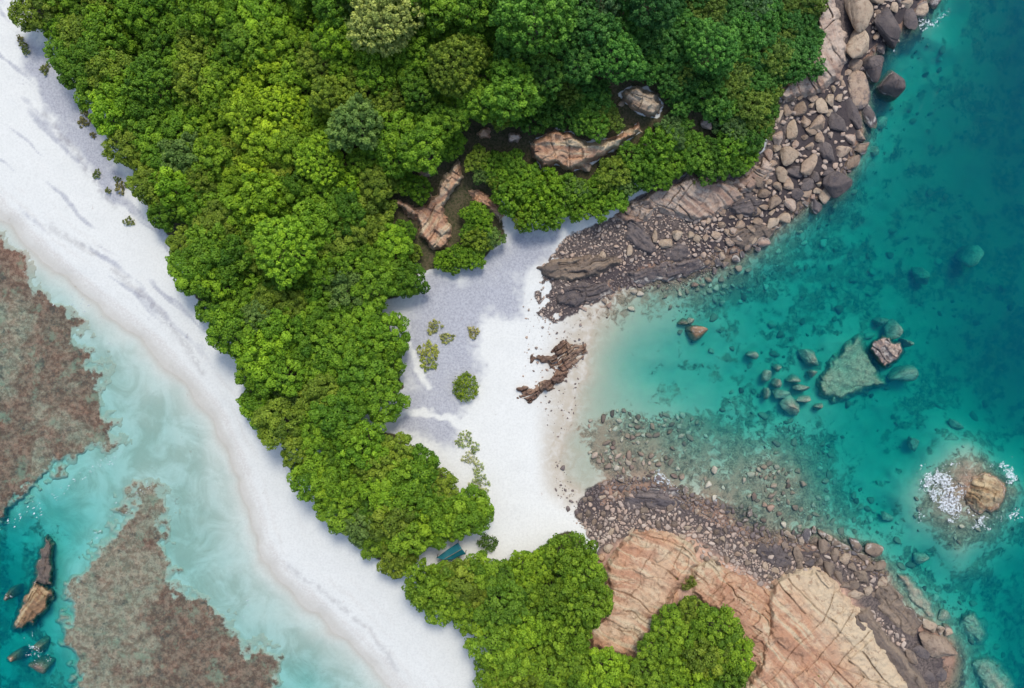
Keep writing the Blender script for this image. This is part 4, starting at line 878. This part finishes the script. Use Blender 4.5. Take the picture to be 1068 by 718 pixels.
def crown_mesh(seed, R=3.0, hgt=1.5, cr=(.38, 1.0), per=430, lsize=.24, loose=.34, squash=.8, lobes=.18):
    g = np.random.default_rng(seed); ph = g.uniform(0, 6.28, 4); cl = []
    def rad(a): return R * (1 + lobes * (.6 * np.sin(2 * a + ph[0]) + .5 * np.sin(3 * a + ph[1]) + .4 * np.sin(5 * a + ph[2])))
    for _ in range(900):
        a = g.uniform(0, 6.28); q = math.sqrt(g.random()); r = q * rad(a) * .93; c = g.uniform(*cr) * (1.08 - .25 * q)
        x, y = r * math.cos(a), r * math.sin(a)
        if all((x - k[0]) ** 2 + (y - k[1]) ** 2 > (.80 * (c + k[3])) ** 2 for k in cl):
            cl.append((x, y, hgt * math.sqrt(max(0, 1 - q * q)) + g.uniform(-.28, .28), c, float(np.clip(g.normal(.5, .2), .08, .95))))
    for _ in range(int(9 * R)):        # skirt under the rim
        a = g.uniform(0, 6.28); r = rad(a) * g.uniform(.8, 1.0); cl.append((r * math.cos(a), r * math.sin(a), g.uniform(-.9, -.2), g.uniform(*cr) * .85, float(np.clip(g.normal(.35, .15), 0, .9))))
    n = int(60 * R * R); a = g.uniform(0, 6.28, n); q = np.sqrt(g.random(n)); r = q * rad(a) * .92
    fc = np.stack([r * np.cos(a), r * np.sin(a), hgt * np.sqrt(1 - q * q) - .55 - g.random(n) * .5], -1); fn = g.normal(size=(n, 3)) * .4 + (0, 0, 1); fn /= np.linalg.norm(fn, axis=1)[:, None]
    return leaves_mesh('crown_mesh', cl, per, lsize, g, squash, loose, (fc, fn))

def tube(path, radii, sides=7):
    V_, F_ = [], []
    for i, (p, r) in enumerate(zip(path, radii)):
        p = np.array(p, float); d = np.array(path[min(i + 1, len(path) - 1)], float) - np.array(path[max(i - 1, 0)], float); d /= np.linalg.norm(d) + 1e-9
        a = np.cross(d, (0.3, 1, .2)); a /= np.linalg.norm(a); b = np.cross(d, a)
        for k in range(sides): an = 2 * math.pi * k / sides; V_.append(p + r * (math.cos(an) * a + math.sin(an) * b))
    for i in range(len(path) - 1):
        for k in range(sides): F_.append((i * sides + k, i * sides + (k + 1) % sides, (i + 1) * sides + (k + 1) % sides, (i + 1) * sides + k))
    return V_, F_
def trunk_mesh(seed, hgt=3.0, R=3.0):
    g = np.random.default_rng(seed); V_, F_ = tube([(0, 0, -.5), (g.uniform(-.1, .1), g.uniform(-.1, .1), hgt * .35), (g.uniform(-.2, .2), g.uniform(-.2, .2), hgt * .7)], [.24, .19, .15])
    for k in range(5):
        a = k * 1.256 + g.uniform(-.3, .3); r = R * .62; v, f = tube([(0, 0, hgt * .55), (.45 * r * math.cos(a), .45 * r * math.sin(a), hgt * .85), (r * math.cos(a), r * math.sin(a), hgt * 1.05)], [.12, .08, .03], 5)
        n = len(V_); V_ += v; F_ += [tuple(q + n for q in x) for x in f]
    me = mesh_from('trunk_mesh', V_, F_); me.materials.append(M_BARK); return me
TREE_H = 3.2
CROWNS = {'tree': [crown_mesh(500 + k) for k in range(9)],
          'scrub': [crown_mesh(600 + k, R=2.5, hgt=1.0, cr=(.28, .72), per=430, lsize=.23, loose=.45, squash=.7, lobes=.25) for k in range(7)],
          'tall': [crown_mesh(700 + k, R=3.4, hgt=2.1, cr=(.34, .95), per=380, lsize=.25, loose=.45, squash=.95, lobes=.28) for k in range(5)],
          'plume': [crown_mesh(800 + k, R=4.6, hgt=2.6, cr=(.32, .62), per=420, lsize=.25, loose=.55, squash=1.2, lobes=.14) for k in range(3)]}
TRUNKS = [trunk_mesh(550 + k) for k in range(6)]

SCRUB = [(470, 160), (490, 118), (560, 92), (640, 60), (690, 10), (700, -90), (870, -90), (870, 60), (760, 196), (640, 232), (545, 245), (500, 205), (480, 185)]
TALL = [(330, -90), (700, -90), (690, 10), (640, 60), (560, 92), (490, 118), (470, 160), (420, 170), (360, 150), (330, 60)]
polys = [FOREST_N, FOREST_M, FOREST_S]
cand = rng.uniform((-70, -60), (880, 770), (60000, 2))
dN, dM, dS = (sdf(cand[:, 0], cand[:, 1], p) for p in polys)
dd = np.minimum.reduce([dN, dM, dS])
for k, p in CLEAR.items(): dd = np.maximum(dd, -sdf(cand[:, 0], cand[:, 1], p) + 9)
for k, p in (('a', [(494, 132), (514, 132), (514, 148), (496, 148)]), ('b', [(526, 136), (548, 136), (546, 152), (526, 150)]), ('c', [(732, 120), (744, 122), (742, 138), (732, 136)])):
    dd = np.maximum(dd, -sdf(cand[:, 0], cand[:, 1], p) + 9)
dd = np.maximum(dd, 15 - seg_dist(cand[:, 0], cand[:, 1], [(456, 578), (482, 571)]))
for q in ([(370, 452), (400, 438)], [(425, 606), (440, 594)]): dd = np.maximum(dd, -3 - seg_dist(cand[:, 0], cand[:, 1], q))
isS = sdf(cand[:, 0], cand[:, 1], SCRUB) < 0; isT = sdf(cand[:, 0], cand[:, 1], TALL) < 0
inn = (cand[:, 0] > -22) & (cand[:, 1] > -26) & (cand[:, 1] < 744)
def pick(sel, dmin, rim, seed, taken):
    """darts: a row just inside the rim first, then the rest"""
    g = np.random.default_rng(seed); ids = np.where(sel & (dd < -rim) & inn)[0]
    rimmed = dd[ids] > -rim - 3; ids = np.concatenate([g.permutation(ids[rimmed]), g.permutation(ids[~rimmed])]); out = []
    for i in ids:
        u, v = cand[i]
        if all((u - a) ** 2 + (v - b) ** 2 > (.5 * (dmin + q)) ** 2 for a, b, q in taken):
            taken.append((u, v, dmin)); out.append((u, v))
    return out
taken = []
PL = [(u, v, 'plume') for u, v in [(404, 28), (296, 112), (335, 168), (238, 62), (478, 74), (560, 28), (160, 90), (640, 62), (300, 262), (740, 52)]]; taken += [(a[0], a[1], 40) for a in PL]
T1 = [(u, v, 'tall') for u, v in pick(isT, 31, 14, 1, taken)]
T2 = [(u, v, 'tree') for u, v in pick(~isS & ~isT, 24.8, 16, 2, taken)]
T3 = [(u, v, 'scrub') for u, v in pick(isS, 20, 11, 3, taken)]
T2 += [(u, v, 'tree') for u, v in pick(~isS, 18, 14, 4, taken)]; T3 += [(u, v, 'scrub') for u, v in pick(isS, 15, 10, 5, taken)]
open('/tmp/trees.txt', 'w').write(f'{len(T1)} {len(T2)} {len(T3)}')

def lin(r, g, b): return tuple((c / 255 / 12.92 if c < 10 else ((c / 255 + .055) / 1.055) ** 2.4) for c in (r, g, b))
def leaf_colour(u, v, kind):
    g = random.random
    deep = sstep(420, 640, u) * sstep(240, 40, v)                       # the headland is a deeper, cooler green
    bright = max(0, 1 - math.hypot((u - 275) / 85, (v - 130) / 110)) * 1.3
    south = float(sstep(440, 600, v)) * .5
    base = np.array((.115, .220, .013)); d = np.array((.050, .150, .026)); b = np.array((.195, .29, .016)); s = np.array((.145, .222, .018))
    c = base * (1 - deep) + d * deep; w = min(.85, bright * (.5 + .8 * g())); c = c * (1 - w) + b * w; c = c * (1 - south) + s * south
    k = g() if kind != 'plume' else .10 + .3 * g()
    hue = 'mid-green'
    if k < .13: c = c * .5 + np.array((.15, .17, .022)) * .5; hue = 'yellow-green'
    elif k < .30: c = c * np.array((1.25, 1.2, 1.0)); hue = 'bright green'
    elif k < .5: c = c * np.array((.68, .76, .85)); hue = 'dark green'
    elif k < .54: c = c * .6 + np.array((.09, .12, .07)) * .4; hue = 'grey-green'
    if kind == 'plume' and u == 404: c = np.array((.25, .29, .07)); hue = 'pale'
    return tuple(float(x) for x in c * 1.30 * random.uniform(.88, 1.12)), hue
BUSH = [(490, 240), (505, 236), (512, 246), (498, 249), (462, 270), (476, 266), (490, 269), (497, 264), (470, 277), (436, 195), (422, 240), (430, 262), (489, 222), (420, 190), (500, 222)]
FILL = pick((isS | (sdf(cand[:, 0], cand[:, 1], [(395, 160), (660, 110), (700, 160), (530, 250), (430, 280), (395, 240)]) < 0)) & (dd < -7), 9, 7, 6, taken)[:75]
BUSH += FILL; SMALLT = [(486, 534), (478, 543), (450, 548), (419, 585), (444, 607), (462, 604), (500, 600), (494, 526), (312, 470), (330, 464), (350, 459), (366, 452)]
T3 += [(u, v, 'scrub') for u, v in BUSH]
T2 += [(u, v, 'tree') for u, v in SMALLT]
BUSHSET = set(BUSH)
SEAMS = [[(300, 290), (345, 303), (400, 318)], [(250, 248), (300, 230), (330, 215)], [(215, 325), (262, 300), (290, 250)], [(255, 440), (300, 410)], [(240, 60), (280, 90), (330, 130), (350, 180), (400, 230)], [(290, 100), (300, 20), (310, -20)], [(450, 30), (460, 100), (420, 160)], [(550, 610), (590, 650), (560, 718)], [(130, 40), (180, 110), (230, 150), (240, 220)], [(640, 20), (620, 100), (560, 130)], [(720, 0), (730, 90), (700, 170)]]
trees = T1 + T2 + T3 + PL
EDGE_W = FOREST_N[2:19]
EDGE_M = [(300, 480), (307, 498), (332, 526), (360, 555), (385, 588), (415, 605), (426, 601)]
EDGE_E = [(853, 0), (857, 45), (831, 76), (814, 93), (810, 124), (793, 165), (759, 184), (722, 178), (682, 196), (655, 214), (592, 229), (545, 235)]
ROW = ['front', 'second', 'third', 'fourth', 'fifth', 'sixth', 'seventh', 'eighth', 'ninth', 'tenth', 'eleventh', 'twelfth', 'thirteenth', 'fourteenth', 'fifteenth', 'sixteenth', 'seventeenth', 'eighteenth', 'nineteenth', 'twentieth']
info = []
for (u, v, kind) in trees:
    k = int(np.argmin([float(sdf(np.array([u]), np.array([v]), p)[0]) for p in polys]))
    if kind == 'scrub': reg, row = 'scrub', int(float(seg_dist(np.array([u]), np.array([v]), EDGE_E)[0]) // 20)
    elif k == 0 and kind != 'tall' and not (kind == 'plume' and u > 345): reg, row = 'west', int(float(seg_dist(np.array([u]), np.array([v]), EDGE_W)[0]) // 25)
    elif k == 0: reg, row = 'tall', int(max(0, v + 26) // 28)
    elif k == 1: reg, row = 'mid', int(float(seg_dist(np.array([u]), np.array([v]), EDGE_M)[0]) // 25)
    else: reg, row = 'south', int(max(0, v - 550) // 24)
    info.append([u, v, kind, reg, row, *leaf_colour(u, v, kind)])
cnt = {}
PHR = {'west': ('north', '{} row back from the west beach'), 'mid': ('north', '{} row inland in the middle grove'),
       'south': ('west', '{} row down in the south grove'), 'tall': ('west', '{} row of the high northern woodland'), 'scrub': ('west', '{} row back from the rocky shore')}
GRP = {'west': 'trees of the wood along the west beach', 'mid': 'trees of the middle grove', 'south': 'trees of the south grove', 'tall': 'tall trees of the northern woodland', 'scrub': 'shrubs of the headland scrub'}
info.sort(key=lambda q: (q[3], q[4], q[1] if PHR[q[3]][0] == 'north' else q[0]))
for (u, v, kind, reg, row, colr, hue) in info:
    name = 'headland_shrub' if kind == 'scrub' else 'broadleaf_tree'
    cnt[reg, row] = cnt.get((reg, row), 0) + 1
    noun = 'shrub' if kind == 'scrub' else 'tree'
    lab = f'{hue} {noun}, {ordinal(cnt[reg, row])} from the {PHR[reg][0]} in the ' + PHR[reg][1].format(ROW[min(row, 19)])
    if kind == 'plume' and u == 404: lab = 'big pale feathery tree rising over the northern woodland by the top edge'
    rnd = random.random(); sc = (.82 + .5 * rnd ** 1.5) * (.66 if (u, v) in BUSHSET or (u, v) in SMALLT else 1.0)
    seam = min(float(seg_dist(np.array([u]), np.array([v]), q_)[0]) for q_ in SEAMS)
    zs = (.75 + .5 * rnd + .9 * float(fbm(np.array([u / 70]), np.array([v / 70]), 61, 2)[0])) * (1.0 - .55 * float(sstep(20, 3, seam)))
    g = float(ground(np.array([u]), np.array([v]))[0]); hb = {'tree': 1.0, 'tall': 1.5, 'plume': 2.0, 'scrub': .45}[kind] * zs
    x, y = WX(u, v, g + TREE_H * hb * .5 + 2.0)
    r = empty(name, (x, y, g), lab, 'shrub' if kind == 'scrub' else 'tree', GRP[reg])
    ang = random.uniform(0, 6.28); r.rotation_euler = (0, 0, ang)
    tk = obj('trunk', random.choice(TRUNKS), None, r); tk.scale = (sc, sc, hb)
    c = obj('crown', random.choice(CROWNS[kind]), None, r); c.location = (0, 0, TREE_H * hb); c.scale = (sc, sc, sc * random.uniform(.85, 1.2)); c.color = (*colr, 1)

# ------------------------------------------------------------------ single plants on the sand
def plant(name, u, v, rpx, kind_seed, colr, label, cat, group=None, h=.8, cr=(.3, .5), per=320, loose=.2, lobes=.1, dens=1.0):
    R_ = rpx * S; g = float(ground(np.array([u]), np.array([v]))[0]); x, y = WX(u, v, g + h * .6)
    o = empty(name, (x, y, g), label, cat, group)
    k = min(1.0, R_ / 1.2)
    me = crown_mesh(kind_seed, R=R_, hgt=h, cr=(cr[0] * k, cr[1] * k), per=per / k ** 1.3, lsize=.2 * (.6 + .4 * k), loose=loose, lobes=lobes)
    c = obj('foliage', me, None, o); c.location = (0, 0, h * .35); c.color = (*colr, 1)
    tk = obj('stem', TRUNKS[kind_seed % 6], None, o); tk.scale = (R_ / 4.2, R_ / 4.2, h * .13)
    return o
GREENY = (.18, .26, .018)
plant('round_bush', 486, 404, 14, 901, GREENY, 'round bright green bush alone on the grey sand', 'bush', h=1.5, lobes=.06)
plant('low_shrub', 509, 567, 9, 902, (.08, .15, .02), 'small green shrub on white sand just above the south grove', 'shrub', h=1.2, lobes=.2)
for i, (u, v, r, c, lab) in enumerate(((447, 366, 10, (.33, .36, .06), 'yellow-green low mat, larger lower half of the pair on grey sand'), (446, 380, 8, (.28, .34, .05), 'yellow-green mat tip pointing down at the white path'), (453, 341, 7, (.36, .37, .10), 'pale yellowish mat, topmost on the grey sand'),
                                       (466, 353, 6, (.34, .36, .10), 'thin yellowish mat between the path and the isthmus'), (494, 347, 6, (.36, .34, .10), 'dry yellowish tuft by the white sand strip'))):
    plant('ground_plant', u, v, r, 910 + i, c, lab, 'plant', 'low mats on the grey sand', h=.3, cr=(.3, .45), per=420, loose=.5, lobes=.3)
for i, (u, v, r) in enumerate(((24, 47, 4), (21, 40, 3), (27, 54, 4), (47, 72, 5), (88, 125, 7), (101, 182, 4), (113, 199, 3), (126, 195, 6), (122, 187, 3), (135, 231, 5), (97, 141, 3))):
    plant('beach_tuft', u, v, r, 920 + i, [(.17, .20, .05), (.21, .20, .06), (.14, .19, .045)][i % 3], f'{["small", "tiny", "wide"][0 if r in (4, 5) else 1 if r == 3 else 2]} olive tuft, {ordinal(1 + sorted([47, 40, 54, 72, 125, 182, 199, 195, 187, 231, 141]).index(v))} from the north on the upper west beach', 'plant', 'tufts on the west beach', h=.35, cr=(.25, .4), per=480, loose=.5, lobes=.35)
for i, (u, v, r) in enumerate(((486, 455, 6), (494, 466, 6), (490, 478, 7), (499, 488, 6), (502, 500, 7), (497, 508, 7), (504, 513, 5), (480, 462, 5))):
    plant('dune_plant', u, v, r, 940 + i, [(.30, .36, .12), (.26, .33, .09), (.36, .38, .17)][i % 3], f'pale sage creeping plant, {ordinal(1 + sorted([455, 466, 478, 488, 500, 508, 513, 462]).index(v))} from the north on the white sand strip', 'plant', 'creeping plants on the white sand', h=.25, cr=(.25, .4), per=300, loose=.6, lobes=.4)
for i, (u, v, r, lab) in enumerate(((707, 605, 7, 'yellow-green shrub in a crack of the pink slab'), (721, 606, 6, 'yellow-green shrub at the rim of the pink slab'), (715, 612, 4, 'smallest green shrub between two on the pink slab'), (722, 190, 5, 'green shrub in a joint of the rosy ledge'), (849, 702, 4, 'tiny green plant growing from the orange rock slope'), (857, 8, 6, 'golden shrub at the forest edge beside the rosy cliff'))):
    plant('rock_shrub', u, v, r, 960 + i, (.16, .20, .03) if i != 5 else (.30, .24, .02), lab, 'shrub', h=.9, cr=(.25, .4), loose=.4, lobes=.3)

# ------------------------------------------------------------------ tarp shelter between the groves
def plain(name, colr, rough=.6):
    t = NT(name); n = t.noise(t.objco(), 3, 4); return t.finish(t.principled(t.mix(n, colr, tuple(c * .75 for c in colr)), rough))
M_TARP = plain('teal_tarpaulin', (.008, .125, .15), .55); M_POLE = plain('wooden_pole', (.25, .19, .13), .8)
cs = [(455, 582), (466, 570), (478, 566), (486, 578), (471, 584)]
g0 = float(ground(np.array([470.]), np.array([576.]))[0]); pts = [Vector((*WX(u, v, g0 + 2.2), 0)) for u, v in cs]
ctr = sum(pts, Vector()) / len(pts); tarp = empty('tarp_shelter', (ctr.x, ctr.y, g0), 'teal tarpaulin shelter tucked between the middle and south groves', 'shelter')
q = [pts[0] - ctr, pts[1] * .5 + pts[2] * .5 - ctr, pts[3] - ctr, pts[4] * .6 + pts[0] * .4 - ctr]
q = [pts[0] - ctr, pts[2] - ctr, pts[3] - ctr, pts[4] - ctr]
N = 14; vv_, ff_ = [], []
for i in range(N + 1):
    for j in range(N + 1):
        a, b = i / N, j / N; p = (q[0] * (1 - a) + q[1] * a) * (1 - b) + (q[3] * (1 - a) + q[2] * a) * b
        zz = 2.2 + .35 * math.sin(math.pi * a) * 0 + .45 * (1 - abs(2 * b - 1)) - .25 * math.sin(math.pi * a) + .04 * math.sin(9 * a + 4 * b)
        vv_.append((p.x, p.y, zz))
for i in range(N):
    for j in range(N): k = i * (N + 1) + j; ff_.append((k, k + N + 1, k + N + 2, k + 1))
me = mesh_from('tarp', vv_, ff_); o = obj('tarp', me, M_TARP, tarp); md = o.modifiers.new('thick', 'SOLIDIFY'); md.thickness = .02
for p in q:
    v, f = tube([(p.x * .96, p.y * .96, -.3), (p.x * .96, p.y * .96, 2.3)], [.05, .045], 8); obj('pole', mesh_from('pole', v, f), M_POLE, tarp)
v, f = tube([(*(q[0] * .5 + q[3] * .5).xy, 2.62), (*(q[1] * .5 + q[2] * .5).xy, 2.62)], [.04, .04], 8); obj('ridge_pole', mesh_from('ridge_pole', v, f), M_POLE, tarp)

# ------------------------------------------------------------------ foam
t = NT('foam'); nf = t.noise(t.pos(), 2.6, 6, .72)
fb = t.principled((.62, .65, .66), .7, None, .3); ft = t.n.new('ShaderNodeBsdfTransparent'); fm = t.n.new('ShaderNodeMixShader')
t.val(fm.inputs[0], t.ss(nf, .34, .70)); t.link(ft.outputs[0], fm.inputs[1]); t.link(fb.outputs[0], fm.inputs[2]); M_FOAM = t.finish(fm)
def foam(polys_, label, thr=.52, scale=5.0, seed=1, res=.5, fade=8.0, z0=.03):
    V_, F_ = [], []; n = 0
    for poly in polys_:
        P = np.array(poly, float); lo, hi = P.min(0) - 2, P.max(0) + 2
        uu = np.arange(lo[0], hi[0], res); vv = np.arange(lo[1], hi[1], res); u, v = np.meshgrid(uu, vv)
        d = sdf(u, v, poly); w1 = u + (fbm(u / 6, v / 6, seed, 3) - .5) * 9; w2 = v + (fbm(u / 6, v / 6, seed + 1, 3) - .5) * 9
        f1 = 1 - np.abs(2 * fbm(w1 / scale, w2 / scale, seed + 2, 3) - 1)                 # ridged: lacy threads
        f2 = fbm(u / 16, v / 16, seed + 4, 3)
        a = f1 + (f2 - .5) * .7 - thr - .35 * sstep(-fade, 3, d)
        keep = (a > 0).ravel(); z = np.maximum(0, ground(u, v)) + z0 + .10 * np.clip(a, -.1, .4); nu_, nv_ = len(uu), len(vv); ix = np.arange(nu_ * nv_).reshape(nv_, nu_)
        qd = np.stack([ix[1:, :-1], ix[1:, 1:], ix[:-1, 1:], ix[:-1, :-1]], -1).reshape(-1, 4); qd = qd[keep[qd].all(axis=1)]
        if not len(qd): continue
        used = np.unique(qd); re = np.full(nu_ * nv_, -1); re[used] = np.arange(len(used)); x, y = WX(u, v, z)
        V_.append(np.stack([x, y, z], -1).reshape(-1, 3)[used]); F_.append(re[qd] + n); n += len(used)
    if not V_: return None
    me = mesh_from('sea_foam', np.concatenate(V_), np.concatenate(F_))
    return tag(obj('sea_foam', me, M_FOAM), label, None, None, 'stuff')
foam([[(958, 498), (972, 486), (990, 490), (1000, 505), (1004, 525), (1012, 534), (1004, 544), (985, 536), (968, 522)], [(1030, 484), (1044, 478), (1058, 490), (1060, 502), (1052, 506), (1044, 494)], [(1030, 538), (1044, 532), (1066, 534), (1062, 546), (1044, 548), (1034, 546)], [(1008, 532), (1024, 540), (1032, 552), (1020, 552)], [(984, 482), (1002, 480), (1004, 486), (990, 488)]],
     'white lacy foam swirling round the domed islet', thr=0.65, scale=4.4, seed=307)
foam([[(676, 490), (688, 486), (704, 500), (718, 512), (708, 520), (692, 508), (680, 504)], [(730, 510), (748, 516), (752, 528), (740, 528)]], 'white wash breaking on the southern cobbles', thr=0.79, scale=2.6, seed=211)
foam([[(905, 66), (922, 60), (930, 48), (938, 44), (944, 30), (950, 34), (946, 48), (934, 60), (918, 70)], [(952, 10), (970, 18), (990, 6), (1000, 10), (978, 32), (962, 34), (954, 24)], [(922, 96), (930, 108), (940, 110), (948, 100), (950, 106), (938, 114), (926, 110)]], 'thin white wash among the northern giant boulders', thr=0.79, scale=2.6, seed=221)
foam([[(0, 616), (14, 612), (18, 626), (8, 632), (0, 628)], [(24, 668), (50, 662), (58, 690), (44, 704), (26, 694)], [(8, 640), (14, 655), (26, 664), (46, 650), (50, 656), (28, 670), (10, 664)]], 'white wash round the lagoon rocks', thr=0.87, scale=2.6, seed=231)
foam([[(956, 620), (966, 625), (972, 645), (962, 648)], [(958, 690), (972, 694), (970, 704), (958, 702)]], 'white wash by the brown tidal platform', thr=0.79, scale=2.6, seed=251)
FL = []  # white flecks drawn in for glints on the small breaking ripples
g_ = np.random.default_rng(77)
for (a, b, n, w) in (((0, 556), (125, 472), 80, 5), ((88, 566), (160, 500), 26, 4), ((150, 560), (260, 640), 10, 30), ((60, 296), (110, 360), 14, 8)):
    for _ in range(n):
        k = g_.random() ** .8; u = a[0] + (b[0] - a[0]) * k + g_.normal() * w; v = a[1] + (b[1] - a[1]) * k + g_.normal() * w * .6; L = g_.uniform(.5, 1.7) * (1.2 - .5 * k); an = -.6 + g_.normal() * .3
        if float(ground(np.array([u]), np.array([v]))[0]) < -.05: FL.append((u, v, L, an))
V_, F_ = [], []
for (u, v, L, an) in FL:
    x, y = WX(u, v, 0); n = len(V_); r1, r2 = L * S, L * S * .4
    for k in range(8):
        a = k * math.pi / 4; rr = random.uniform(.7, 1.2); dx, dy = r1 * rr * math.cos(a), r2 * rr * math.sin(a); V_.append((x + dx * math.cos(-an) - dy * math.sin(-an), y + dx * math.sin(-an) + dy * math.cos(-an), .015))
    V_.append((x, y, .07)); F_ += [(n + k, n + (k + 1) % 8, n + 8) for k in range(8)]
tag(obj('sea_foam', mesh_from('ripple_sparkles', V_, None, F_), M_FOAM), 'white flecks of sparkle on small breaking ripples in the lagoon channel', None, None, 'stuff')
